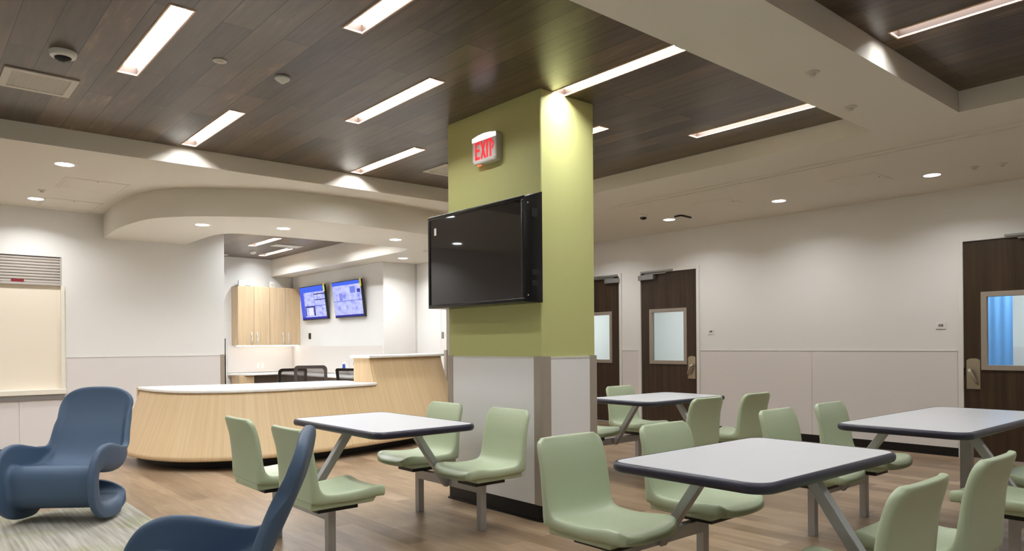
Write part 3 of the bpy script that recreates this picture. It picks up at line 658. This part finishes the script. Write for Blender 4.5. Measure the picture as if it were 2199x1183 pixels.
# ------------------------------------------------------------------ cafeteria tables with four seats
def seat_parts(parent):
    """sage shell seat facing local +y toward the table; origin on floor at post"""
    # top/front surface path (y, z) from back top to front lip and matching lower/rear path
    up = catmull([(-.262, .838), (-.238, .79), (-.212, .70), (-.195, .60), (-.182, .53), (-.160, .478), (-.118, .452), (-.02, .444), (.08, .449), (.17, .460), (.235, .462), (.268, .448)], 4)
    lw = catmull([(-.292, .832), (-.272, .78), (-.248, .70), (-.234, .60), (-.227, .53), (-.222, .445), (-.198, .412), (-.02, .400), (.08, .401), (.17, .405), (.235, .405), (.264, .402)], 4)
    n = len(up); NW = 14; b = bmesh.new(); loops = []
    for i in range(n):
        t = i / (n - 1)
        wv = .213 + .012 * math.sin(PI * min(1, t * 1.6)) - [.030, .015, .007, .003, .001][min(i, 4)] * (i < 5)
        if i > n - 6: wv -= [.0, .002, .005, .011, .021, .036][i - (n - 6)]
        ru = []; rl = []
        for k in range(NW + 1):
            s = -1 + 2 * k / NW; x = wv * s; cur = s * s
            fb = max(0, 1 - t * 2.1); fl = max(0, (t - .72) / .28)
            oy = .014 * (cur ** 1.6) * fb - .004 * fb + .022 * fl * (1 - cur)
            oz = .016 * max(0, min(1, (t - .35) * 4)) * (s ** 4) * (1 if t < .85 else 1 - (t - .85) / .15 * .6) - .012 * fl * (1 - cur ** 2)
            ru.append(Vector((x, up[i][0] + oy, up[i][1] + oz))); rl.append(Vector((x, lw[i][0] + oy * .9, lw[i][1] + oz * .3)))
        side = lambda a, c, sx: [a.lerp(c, q) + Vector((sx * o_, 0, 0)) for q, o_ in ((.12, .006), (.32, .010), (.6, .0105), (.85, .007))]
        loops.append(ru + side(ru[-1], rl[-1], 1) + rl[::-1] + side(ru[0], rl[0], -1)[::-1])
    def endloop(lp, prev, d, q):
        ru, rl = lp[:NW + 1], lp[NW + 5:2 * NW + 6][::-1]; out = []
        mid = [(a + c) / 2 for a, c in zip(ru, rl)]
        nu = [a.lerp(m_, q) + d for a, m_ in zip(ru, mid)]; nl = [c.lerp(m_, q) + d for c, m_ in zip(rl, mid)]
        bq = .7 if q < .3 else .2
        sd = lambda a, c, sx: [a.lerp(c, w_) + Vector((sx * o_ * bq, 0, 0)) for w_, o_ in ((.12, .006), (.32, .010), (.6, .0105), (.85, .007))]
        return nu + sd(nu[-1], nl[-1], 1) + nl[::-1] + sd(nu[0], nl[0], -1)[::-1]
    d0 = (up[0] - up[1]).normalized(); d1 = (up[-1] - up[-2]).normalized()
    D0 = Vector((0, d0.x, d0.y)); D1 = Vector((0, d1.x, d1.y * .3))
    loops = [endloop(loops[0], None, D0 * .008, .55), endloop(loops[0], None, D0 * .006, .2)] + loops + [endloop(loops[-1], None, D1 * .006, .2), endloop(loops[-1], None, D1 * .009, .5)]
    V = [[b.verts.new(p) for p in lp] for lp in loops]; NL = len(loops[0])
    for a, c in zip(V, V[1:]):
        for k in range(NL): b.faces.new((a[k], a[(k + 1) % NL], c[(k + 1) % NL], c[k]))
    for e_, fl_ in ((V[0], True), (V[-1], False)):
        b.faces.new(e_[::-1] if fl_ else e_)
    bmesh.ops.recalc_face_normals(b, faces=b.faces)
    m = MB(); m._merge(b)
    # lower box under the pan and up behind the back (closed rear foot)
    bx = bmesh.new()
    side = [(-.214, .376), (.185, .376), (.215, .418), (-.16, .430), (-.217, .435)]
    pr_ = [[bx.verts.new((sx * (.205 if zz > .5 else .196), yy, zz)) for yy, zz in side] for sx in (-1, 1)]
    bx.faces.new(pr_[0]); bx.faces.new(pr_[1][::-1])
    for i in range(len(side)): j = (i + 1) % len(side); bx.faces.new((pr_[0][i], pr_[1][i], pr_[1][j], pr_[0][j]))
    bmesh.ops.recalc_face_normals(bx, faces=bx.faces)
    bmesh.ops.bevel(bx, geom=bx.edges[:], offset=.008, segments=2, profile=.5, affect='EDGES')
    m._merge(bx)
    s = m.build('seat', MT['seat'], parent, True, 75)
    MB().box(-.105, .105, -.13, .13, .335, .377, .003).build('mounting_plate', MT['blk'], s)
    return s
PH = .395      # half spacing of the posts on one beam
BH = .58      # beam distance from the centre
def cafeteria(cx_, cy_, rz, label, half=.62, x_shift=0, extra=None):
    t = empty('cafeteria_table', (cx_, cy_, 0), rz); tag(t, label, 'table', 'cafeteria tables with attached seats')
    hw = .388; zt = .785; th = .042
    x0, x1 = -half + x_shift, half + x_shift
    top = MB().prism(rrect(x0 + .012, x1 - .012, -hw + .012, hw - .012, .085, 10), zt - th + .004, zt).build('tabletop', MT['ttop'], t, True, 30)
    # rounded bumper edge
    ring = rrect(x0 + .014, x1 - .014, -hw + .014, hw - .014, .083, 10); b = bmesh.new(); rings = []
    n = len(ring)
    for i in range(n):
        p = Vector(ring[i]); a = Vector(ring[i - 1]); c = Vector(ring[(i + 1) % n]); d = (c - a).normalized(); nn = Vector((d.y, -d.x))
        prof = [(0, zt), (0, zt + .0015)] + [(.004 + .016 * math.sin(q), zt - th / 2 + (th / 2 + .001) * math.cos(q)) for q in [PI * k / 8 for k in range(9)]] + [(0, zt - th)]
        rings.append([b.verts.new((p.x + nn.x * r, p.y + nn.y * r, z)) for r, z in prof])
    for i in range(n):
        a, c = rings[i], rings[(i + 1) % n]
        for k in range(len(a) - 1): b.faces.new((a[k], c[k], c[k + 1], a[k + 1]))
    bmesh.ops.recalc_face_normals(b, faces=b.faces)
    m = MB(); m._merge(b); m.build('edge_band', MT['edge'], top, True, 60)
    MB().box(-.30, .30, -.20, .20, zt - th - .02, zt - th + .002, .003).build('support_plate', MT['blk'], t)
    for sgn in (1, -1):
        MB().box(-PH, PH, sgn * BH - .024, sgn * BH + .024, .262, .332, .003).build('beam', MT['steel'], t)
        s_ = MB().beam((0, sgn * (BH - .012), .268), (0, sgn * .245, zt - th - .012), .05, .05, (1, 0, 0)).build('strut', MT['steel'], t)
        for k in (-1, 1):
            m = MB(); m.box(k * PH - .025, k * PH + .025, sgn * BH - .025, sgn * BH + .025, 0, .336, .003)
            m.build('post', MT['steel'], t)
            s = seat_parts(t); s.location = (k * PH, sgn * BH, 0); s.rotation_euler = (0, 0, PI if sgn > 0 else 0)
    if extra is not None: MB().box(extra - .035, extra + .035, -.035, .035, 0, zt - th, .004).build('support_post', MT['steel'], t)
    return t
TB = cafeteria(3.04, 1.79, 0, 'nearest cafeteria table with grey top and four sage seats, front centre right')
def clone(cx_, cy_, rz, label):
    c = copy_tree(TB); c.location = (cx_, cy_, 0); c.rotation_euler = (0, 0, rz); c['label'] = label; return c
clone(2.575, 4.41, PI / 2, 'cafeteria table with four sage seats left of the green column')
clone(5.74, 4.465, 0, 'farthest cafeteria table with sage seats, behind the column before the middle door')
cafeteria(5.12, 1.80, 0, 'long cafeteria table with sage seats by the rightmost door, cut by the right edge', .90, .40, .73)

# ------------------------------------------------------------------ blue rocking chairs
def rocker():
    # side view (x forward, z up): centre line of the shell and the line of its side edges, point for point
    PC = [(-.426, .968), (-.410, .86), (-.375, .74), (-.322, .62), (-.268, .50), (-.205, .41), (-.11, .36), (.0, .355), (.10, .37), (.18, .392), (.228, .382), (.246, .33), (.238, .24), (.22, .17), (.17, .125), (.09, .105), (.0, .10), (-.12, .105), (-.20, .135), (-.24, .185), (-.245, .24)]
    PE = [(-.406, .971), (-.368, .86), (-.325, .74), (-.280, .625), (-.235, .525), (-.14, .515), (-.03, .54), (.09, .568), (.20, .568), (.295, .525), (.352, .44), (.372, .35), (.368, .25), (.345, .155), (.29, .075), (.18, .018), (.03, .0), (-.12, .012), (-.235, .07), (-.295, .15), (-.30, .235)]
    WD = [.272, .276, .281, .288, .302, .316, .328, .335, .338, .338, .336, .334, .332, .33, .328, .326, .324, .32, .316, .312, .308]
    cp = catmull(PC, 5); ce = catmull(PE, 5); cw = [v.x for v in catmull([(a, 0) for a in WD], 5)]
    S0 = [0]
    for i in range(1, len(cp)): S0.append(S0[-1] + (cp[i] - cp[i - 1]).length)
    T = S0[-1]
    def at(arr, s):
        for i in range(len(S0) - 1):
            if s <= S0[i + 1] or i == len(S0) - 2:
                u = (s - S0[i]) / (S0[i + 1] - S0[i]); return arr[i] + (arr[i + 1] - arr[i]) * u
    LT, LE = .185, .17; NR = 78
    b = bmesh.new(); rows = []
    for i in range(NR + 1):
        s0 = T * i / NR; row = []
        NJ = 17
        for sd in range(-(NJ - 1), NJ):
            j = abs(sd); xh = 0
            # normalised lateral position of this column on a flat shell
            xh = j / 6 * .80 if j <= 6 else .80 + .20 * (j - 6) / 10
            ex = max(0, (j - 12) / 4)
            arc = lambda L, p: L * (1 - (1 - min(.998, xh) ** p) ** (1 / p))
            sv = s0
            if s0 < .45: sv = s0 + arc(LT, 3.0) * (1 - s0 / .45) ** 1.5
            if T - s0 < .40: sv = s0 - arc(LE, 2.3) * (1 - (T - s0) / .40) ** 1.5
            P = at(cp, sv); E_ = at(ce, sv); wd = at(cw, sv); d = E_ - P; h = d.length; d = d / max(h, 1e-6)
            fl = min(1, s0 / .3, (T - s0) / .25); fl = .25 + .75 * fl * fl * (3 - 2 * fl)
            h *= fl; rh = .058; rv = min(h, .06); a = wd - rh
            if j <= 6: x, y = a * j / 6, 0
            else:
                if j <= 12: q = PI / 2 * (j - 6) / 6; x, y = a + rh * math.sin(q), rv * (1 - math.cos(q))
                else: x, y = wd + .03 * (h - rv) * ex, rv + (h - rv) * ex
                q = (j - 6) / 10; x2, y2 = a + (rh + .004) * q, h * q * q      # shallow dish where the flange is low
                bl = max(0, min(1, (h - .05) / .08)); bl = bl * bl * (3 - 2 * bl)
                x, y = x2 + (x - x2) * bl, y2 + (y - y2) * bl
            row.append(b.verts.new((P.x + d.x * y, math.copysign(x, sd) if sd else 0, P.y + d.y * y)))
        rows.append(row)
    for r1, r2 in zip(rows, rows[1:]):
        for k in range(len(r1) - 1): b.faces.new((r1[k], r1[k + 1], r2[k + 1], r2[k]))
    bmesh.ops.recalc_face_normals(b, faces=b.faces)
    m = MB(); m._merge(b)
    return m
def make_rocker(loc, az, label):
    o = rocker().build('rocking_chair', MT['blue'], None, True, 180)
    md = o.modifiers.new('thick', 'SOLIDIFY'); md.thickness = .046; md.offset = 0; md.use_even_offset = False; md.use_quality_normals = True
    md = o.modifiers.new('sub', 'SUBSURF'); md.levels = 1; md.render_levels = 1
    o.location = loc; o.rotation_euler = (0, 0, PI / 2 - math.radians(az))   # az from +Y toward +X
    return tag(o, label, 'rocking chair', 'slate blue rocking chairs')
make_rocker((1.03, 6.395, .024), -142, 'slate blue moulded rocking chair at left, facing the camera')
make_rocker((.875, 2.90, .024), -61, 'slate blue moulded rocking chair nearest the camera, seen from the side')

# ------------------------------------------------------------------ reception desk
DC = [(2.31, 9.36), (2.315, 8.95), (2.38, 8.53), (2.55, 8.20), (2.87, 8.0), (3.30, 7.93), (3.90, 7.98), (4.55, 8.13), (5.10, 8.30), (5.62, 8.50), (6.02, 8.70), (6.27, 8.96), (6.35, 9.32)]
cv = catmull(DC, 10); N = len(cv)
nrm = []
for i in range(N):
    t = (cv[min(i + 1, N - 1)] - cv[max(i - 1, 0)]).normalized(); nrm.append(Vector((t.y, -t.x)) * 1)
if nrm[N // 2].y > 0: nrm = [-x for x in nrm]
def off(z): return .36 * (1 - min(1, (z - .115) / 1.05)) ** 1.3
al = [0]
for i in range(1, N): al.append(al[-1] + (cv[i] - cv[i - 1]).length)
iS = min(range(N), key=lambda i: abs(cv[i].x - 4.60))
desk = empty('reception_desk', (4.2, 8.8, 0)); tag(desk, 'curved light oak reception desk with white counters and raised right end', 'desk')
desk.location = (0, 0, 0)
ZL, ZH = .845, 1.19
b = bmesh.new(); uvl = b.loops.layers.uv.new('UVMap'); zlo = [.115 + (ZL - .151) * k / 16 for k in range(17)]; zhi = zlo + [ZL - .036 + (ZH - ZL) * k / 9 for k in range(1, 10)]
def dcol(i, zs): return [(b.verts.new((*(cv[i] + nrm[i] * off(z)), z)), al[i], z) for z in zs]
cols = [dcol(i, zhi if i >= iS else zlo) for i in range(N)]
for a, c in zip(cols, cols[1:]):
    for k in range(min(len(a), len(c)) - 1):
        q = [a[k], c[k], c[k + 1], a[k + 1]]; f = b.faces.new([v[0] for v in q])
        for lp, v in zip(f.loops, q): lp[uvl].uv = (v[1] * .55, v[2] * .55)
m = MB(); m._merge(b); o = m.build('front_panel', MT['oak'], desk, True, 60)
md = o.modifiers.new('t', 'SOLIDIFY'); md.thickness = .03; md.offset = -1
b = bmesh.new(); zz = zhi[14:]; fr_ = [b.verts.new((*(cv[iS] + nrm[iS] * (off(z) - .002)), z)) for z in zz]; bk_ = [b.verts.new((*(cv[iS] - nrm[iS] * .28), z)) for z in zz]
for k in range(len(zz) - 1): b.faces.new((bk_[k], fr_[k], fr_[k + 1], bk_[k + 1]))
m = MB(); m._merge(b); o = m.build('end_face', MT['oakz'], desk); md = o.modifiers.new('t', 'SOLIDIFY'); md.thickness = .02; md.offset = 0
# toe kick
m = MB(); kick = [cv[i] + nrm[i] * .13 for i in range(N)]
m.prism([(p.x, p.y) for p in kick] + [(kick[-1].x - .3, kick[-1].y), (5.4, 9.0), (2.7, 8.9), (2.6, 9.36)], 0, .125)
bmesh.ops.recalc_face_normals(m.bm, faces=m.bm.faces); m.build('toe_kick', MT['black'], desk)
# countertops
low = [cv[i] + nrm[i] * (off(ZL) + .035) for i in range(0, iS + 1)]
e_ = low[-1]; tdir = (cv[iS + 1] - cv[iS - 1]).normalized(); nd = -nrm[iS]
endarc = [e_ + nd * .03 * (1 - math.cos(a)) + tdir * .03 * math.sin(a) for a in [PI / 2 * k / 5 for k in range(1, 6)]]
poly = [(p.x, p.y) for p in low] + [(p.x, p.y) for p in endarc] + [(4.62, 8.80), (4.45, 8.95), (3.6, 9.02), (3.1, 9.12), (2.6, 9.28), (2.3, 9.36)]
m = MB().prism(poly, ZL - .038, ZL, .012, None, 4); bmesh.ops.recalc_face_normals(m.bm, faces=m.bm.faces); m.build('low_countertop', MT['stone'], desk, True, 35)
hi_ = [cv[i] + nrm[i] * .055 for i in range(iS - 0, N)]
h0 = hi_[0] - tdir * .055
poly = [(h0.x, h0.y)] + [(p.x, p.y) for p in hi_] + [(p.x, p.y) for p in [cv[i] - nrm[i] * .30 for i in range(N - 1, iS - 1, -1)]] + [((h0 - nrm[iS] * .355).x, (h0 - nrm[iS] * .355).y)]
m = MB().prism(poly, ZH - .038, ZH, .012, None, 4); bmesh.ops.recalc_face_normals(m.bm, faces=m.bm.faces); m.build('high_countertop', MT['stone'], desk, True, 35)
# inner face and left end of the raised part
b = [cv[i] - nrm[i] * .26 for i in range(iS, N)]; a_ = [cv[i] - nrm[i] * .02 for i in range(iS, N)]
m = MB().prism([(p.x, p.y) for p in a_] + [(p.x, p.y) for p in b[::-1]], .12, ZH - .04); bmesh.ops.recalc_face_normals(m.bm, faces=m.bm.faces)
m.build('raised_body', MT['oakz'], desk)
m = MB().box(2.195, 2.60, 9.37, 9.41, .0, ZL - .004, .003); m.build('end_panel', MT['oakz'], desk)
m = MB().box(2.75, 3.1, 9.02, 9.06, .1, ZL - .04); m.box(3.1, 4.5, 8.72, 8.75, .1, ZL - .04); m.build('knee_panel', MT['oakz'], desk)

# ------------------------------------------------------------------ nurse station interior
# upper cabinets: two units with two doors each
uc0 = empty('wall_cabinet', (5.04, 14.3, 1.335)); CW, CHt, CD = .628, 1.15, .35
tag(uc0, 'light oak two-door wall cabinet, left of the pair in the nurse station', 'cabinet', 'oak wall cabinets')
MB().box(0, CW, -CD + .02, 0, 0, CHt, .002).build('body', MT['oakz'], uc0)
for k in range(2):
    x0 = .003 + k * CW / 2; d = MB().box(x0, x0 + CW / 2 - .005, -CD, -CD + .019, .002, CHt - .003, .002).build('door', MT['oakz'], uc0)
    hx = CW / 2 + (-.055 if k == 0 else .055)
    MB().tube([(hx, -CD, .03), (hx, -CD - .022, .045), (hx, -CD - .034, .11), (hx, -CD - .034, .16), (hx, -CD - .022, .235), (hx, -CD, .25)], .012, 10).build('handle', MT['white'], d, True)
uc1 = copy_tree(uc0); uc1.location.x += CW + .002; uc1['label'] = 'light oak two-door wall cabinet, right of the pair next to the corner'
o = MB().box(5.06, 6.28, 14.06, 14.10, 1.318, 1.334, .002).build('undercabinet_light', MT['strip']); tag(o, 'glowing light strip under the oak wall cabinets', 'light')
o = MB().box(6.24, 6.28, 11.9, 13.9, 1.318, 1.33, .002).build('undercabinet_light', MT['strip']); tag(o, 'light strip under a shelf edge below the wall screens', 'light')
bpy.data.objects.remove(o)
struct(MB().box(4.95, 6.29, 14.285, 14.3, .80, 1.31).build('trim_8', MT['splash'])); struct(MB().box(6.285, 6.3, 10.72, 14.28, .80, 1.31).build('trim_9', MT['splash']))
for x, zz, lb in ((5.12, 0, 'white wireless box on top of the left oak cabinet'), (5.73, 0, 'small white box on top of the right oak cabinet')):
    o = empty('wireless_box', (x, 14.14, 1.335 + CHt)); tag(o, lb, 'box', 'white boxes on the cabinets')
    MB().box(0, .12, -.03, .03, 0, .125, .008).build('housing', MT['white'], o); MB().box(.03, .09, -.032, -.03, .03, .08).build('front_grille', MT['grille'], o)
o = MB().tube([(5.11, 14.2, 2.51), (5.25, 14.2, 2.515), (5.36, 14.2, 2.512), (5.40, 14.18, 2.49)], .006, 8).build('cable', MT['alu']); tag(o, 'thin grey cable lying on the left oak cabinet', 'cable')
# back counter
wt = MB().prism([(4.95, 14.28), (4.95, 14.12), (5.14, 13.72), (5.75, 13.72), (5.78, 13.6), (5.78, 10.8), (6.28, 10.8), (6.28, 14.28)], .755, .79, .008); bmesh.ops.recalc_face_normals(wt.bm, faces=wt.bm.faces)
tag(wt.build('worktop', MT['stone'], None, True, 35), 'white worktop running round the back of the nurse station', 'worktop')
o = empty('base_cabinet', (0, 0, 0)); tag(o, 'light oak base cabinet end below the worktop at the left', 'cabinet')
MB().box(5.02, 5.30, 13.82, 14.26, .0, .754, .003).build('body', MT['oakz'], o); MB().box(5.03, 5.29, 13.80, 13.818, .1, .74, .002).build('door', MT['oakz'], o)
o = empty('desk_cabinet', (0, 0, 0)); tag(o, 'grey-brown modesty panel under the nurse station worktop', 'panel')
MB().box(5.31, 6.26, 14.0, 14.03, .05, .754).build('back_board', MT['undercab'], o); MB().box(6.0, 6.03, 10.9, 13.98, .05, .754).build('side_board', MT['undercab'], o)
# outlets
def outlet(mx, z, label, m_='white', w2=.035, h2=.057):
    o = empty('wall_outlet', (0, 0, 0)); o.matrix_world = mx @ Matrix.Translation((0, 0, z)); tag(o, label, 'outlet', 'wall outlets in the nurse station')
    MB().box(-w2, w2, 0, .006, -h2, h2, .002).build('plate', MT[m_], o)
    m = MB(); m.box(-.015, .015, .006, .008, .012, .04); m.box(-.015, .015, .006, .008, -.04, -.012); m.build('sockets', MT['grille'] if m_ == 'white' else MT['blk'], o)
outlet(wallY(5.60, 14.285), .93, 'double white outlet under the oak wall cabinets', 'white', .075, .06)
outlet(wallX(6.285, 12.75), .93, 'white outlet on the screen wall above the worktop')
outlet(wallX(6.3, 13.50), 1.51, 'dark thermostat plate on the screen wall below the left screen', 'blk', .05, .06)
o = empty('soap_dispenser', (6.285, 11.93, .86)); tag(o, 'small wall holder with a blue cap near the raised counter', 'dispenser')
MB().box(-.06, 0, -.07, .07, 0, .17, .008).build('holder', MT['white'], o); MB().cyl((-.085, -.03), .028, .02, .12, 16, .02).build('blue_cap', mat('blue_plastic', (30, 80, 170), .4), o, True)
o = MB().box(6.22, 6.284, 11.50, 11.58, .96, 1.02, .008).build('wall_plug', MT['blk']); tag(o, 'small black plug on the wall at the left edge of the raised counter', 'plug')

# wall screens
def screen_mat(kind):
    m = bpy.data.materials.new('camera_feed_' + kind); m.use_nodes = True; nt = m.node_tree; nt.nodes.remove(nt.nodes['Principled BSDF']); L = nt.links.new
    tc = nt.nodes.new('ShaderNodeTexCoord'); sp = nt.nodes.new('ShaderNodeSeparateXYZ'); L(tc.outputs['UV'], sp.inputs[0])
    n = nt.nodes.new('ShaderNodeTexNoise'); n.inputs['Scale'].default_value = 9 if kind == 'a' else 6; n.inputs['Detail'].default_value = 3; n.inputs['Distortion'].default_value = .1; L(tc.outputs['UV'], n.inputs['Vector'])
    rp = ramp(nt, [(.30, (.22, .27, .85)), (.42, (.50, .53, .98)), (.60, (.62, .65, 1.0)), (.75, (.80, .82, 1.0))]); L(n.outputs['Fac'], rp.inputs[0])
    cur = rp.outputs[0]
    def step(o, v, gt=True):
        x = nt.nodes.new('ShaderNodeMath'); x.operation = 'GREATER_THAN' if gt else 'LESS_THAN'; L(o, x.inputs[0]); x.inputs[1].default_value = v; return x.outputs[0]
    def mul(a, b_): x = nt.nodes.new('ShaderNodeMath'); x.operation = 'MULTIPLY'; L(a, x.inputs[0]); L(b_, x.inputs[1]); return x.outputs[0]
    def rectm(x0, x1, y0, y1): return mul(mul(step(sp.outputs[0], x0), step(sp.outputs[0], x1, False)), mul(step(sp.outputs[1], y0), step(sp.outputs[1], y1, False)))
    def paint(cur, r, c):
        mx = nt.nodes.new('ShaderNodeMix'); mx.data_type = 'RGBA'; L(rectm(*r), mx.inputs[0]); L(cur, mx.inputs[6]); mx.inputs[7].default_value = (*c, 1); return mx.outputs[2]
    if kind == 'a':
        for r, c in (((0, .15, 0, 1), (.10, .14, .85)), ((0, 1, .83, 1), (.08, .16, .9)), ((.55, 1, .74, .77), (.05, .03, .15)), ((.57, 1, .57, .595), (.06, .04, .2)), ((.15, 1, .39, .405), (.08, .1, .6)), ((.56, .575, .08, .83), (.2, .22, .8)), ((.16, .2, .1, .38), (.06, .04, .15)), ((.51, .56, .1, .38), (.06, .04, .15)), ((.30, .48, .12, .33), (.85, .86, 1)), ((.16, .56, .36, .39), (.06, .04, .15)), ((0, 1, 0, .06), (.05, .05, .4))): cur = paint(cur, r, c)
    else:
        for r, c in (((0, 1, .9, 1), (.08, .16, .9)), ((0, 1, .44, .455), (.08, .12, .7)), ((.22, .34, .46, .68), (.28, .3, .9)), ((.62, .8, .66, .84), (.2, .26, .85)), ((.86, .97, .66, .76), (.06, .06, .4)), ((0, 1, 0, .05), (.05, .05, .35))): cur = paint(cur, r, c)
    e = nt.nodes.new('ShaderNodeEmission'); L(cur, e.inputs[0]); e.inputs[1].default_value = .40; L(e.outputs[0], nt.nodes['Material Output'].inputs[0]); return m
def wall_screen(y0, y1, z0, z1, kind, label):
    o = empty('wall_screen', (6.3, (y0 + y1) / 2, (z0 + z1) / 2)); tag(o, label, 'screen', 'camera monitors on the station wall')
    hw, hh = (y1 - y0) / 2, (z1 - z0) / 2; tilt = Matrix.Translation((-.10, 0, 0)) @ Matrix.Rotation(math.radians(-7), 4, 'Y')
    MB().box(0, .045, -hw, hw, -hh, hh, .005, tilt).build('body', MT['blk'], o)
    b = bmesh.new(); uv = b.loops.layers.uv.new('UVMap'); q = [(hw, -hh, 0, 0), (-hw, -hh, 1, 0), (-hw, hh, 1, 1), (hw, hh, 0, 1)]; i_ = .012
    vs = [b.verts.new((-.002, a - math.copysign(i_, a), c - math.copysign(i_ * (1.6 if c < 0 else 1), c))) for a, c, _, _ in q]
    f = b.faces.new(vs)
    for lp, (_, _, u, v) in zip(f.loops, q): lp[uv].uv = (u, v)
    m = MB(); m._merge(b, tilt); m.build('display', screen_mat(kind), o)
    m = MB(); m.box(-.07, 0, -.12, .12, -.12, .12, .003); m.build('wall_bracket', MT['blk'], o)
    m = MB().box(-.006, -.002, -hw - .02, -hw + .035, hh - .13, hh + .015, 0, tilt); m.build('energy_tag', MT['yellow'], o)
wall_screen(12.60, 13.68, 1.82, 2.48, 'a', 'wall screen of blue camera views, left one beside the oak cabinets')
wall_screen(11.2, 12.28, 1.82, 2.48, 'b', 'wall screen of blue camera views, right one beside the white corner wall')

# office chairs
def office_chair():
    o = empty('office_chair', (0, 0, 0))
    # frame of the back: rounded rectangle ring, local +y = facing
    out = rrect(-.235, .235, .50, 1.0, .06, 5); inn = rrect(-.19, .19, .55, .955, .04, 5)
    def bend(x, z): return -.22 - .10 * ((z - .5) / .5) + .25 * x * x * 2 - .05 * math.sin((z - .5) / .5 * PI) * -1
    b = bmesh.new(); n = len(out)
    rs = []
    for P_, dy in ((out, 0), (inn, 0), (inn, -.025), (out, -.025)): rs.append([b.verts.new((x, bend(x, z) + dy, z)) for x, z in P_])
    for a, c in zip(rs, rs[1:] + rs[:1]):
        for k in range(n): b.faces.new((a[k], a[(k + 1) % n], c[(k + 1) % n], c[k]))
    bmesh.ops.recalc_face_normals(b, faces=b.faces); m = MB(); m._merge(b); m.build('back_frame', mat('dark_grey_frame', (20, 19, 20), .4), o, True, 50)
    b = bmesh.new(); NX, NZ = 12, 12
    g = [[b.verts.new((x, bend(x, z) - .010, z)) for z in [.545 + .415 * j / NZ for j in range(NZ + 1)]] for x in [-.195 + .39 * i / NX for i in range(NX + 1)]]
    for i in range(NX):
        for j in range(NZ): b.faces.new((g[i][j], g[i + 1][j], g[i + 1][j + 1], g[i][j + 1]))
    m = MB(); m._merge(b); bm_ = m.build('back_mesh', MT['sheer'], o, True)
    MB().box(-.24, .24, -.22, .24, .44, .51, .03).build('seat', MT['mesh'], o, True)
    for s in (-1, 1):
        MB().tube([(s * .25, -.12, .47), (s * .29, -.1, .55), (s * .29, -.02, .66)], .016, 8).build('arm_post', MT['blk'], o, True)
        MB().box(s * .29 - .04, s * .29 + .04, -.14, .12, .66, .69, .012).build('armrest', MT['blk'], o, True)
    MB().cyl((0, 0), .03, .10, .44, 16).build('gas_lift', MT['blk'], o, True)
    m = MB(); m.tube([(0, -.22, .50), (0, -.26, .46), (0, -.12, .43)], .02, 8)
    m.build('back_support', MT['blk'], o, True)
    m = MB()
    for k in range(5):
        a = 2 * PI * k / 5; m.beam((0, 0, .10), (.28 * math.cos(a), .28 * math.sin(a), .075), .04, .03)
    m.build('star_base', MT['blk'], o)
    for k in range(5):
        a = 2 * PI * k / 5; m = MB().cyl((0, 0), .028, -.02, .02, 16, mtx=Matrix.Translation((.28 * math.cos(a), .28 * math.sin(a), .028)) @ Matrix.Rotation(PI / 2, 4, 'X')); m.build('caster', MT['blk'], o, True)
    return o
oc = office_chair(); oc.scale = (1, 1, .95); oc.location = (5.02, 11.6, 0); oc.rotation_euler = (0, 0, math.radians(-8)); tag(oc, 'black mesh office chair at the left, low behind the desk counter', 'office chair', 'mesh office chairs behind the desk')
o2 = copy_tree(oc); o2.scale = (1, 1, 1.03); o2.location = (4.76, 10.15, 0); o2.rotation_euler = (0, 0, math.radians(-28)); o2['label'] = 'grey-backed mesh office chair, middle and tallest behind the desk'
for ch in o2.children:
    if ch.name.startswith('back_frame'): ch.material_slots[0].link = 'OBJECT'; ch.material_slots[0].material = mat('grey_frame', (96, 91, 92), .45)  # paler copy of the frame colour paints in the light on this chair
o3 = copy_tree(oc); o3.location = (5.80, 10.65, 0); o3.rotation_euler = (0, 0, math.radians(-60)); o3['label'] = 'black mesh office chair beside the raised counter'
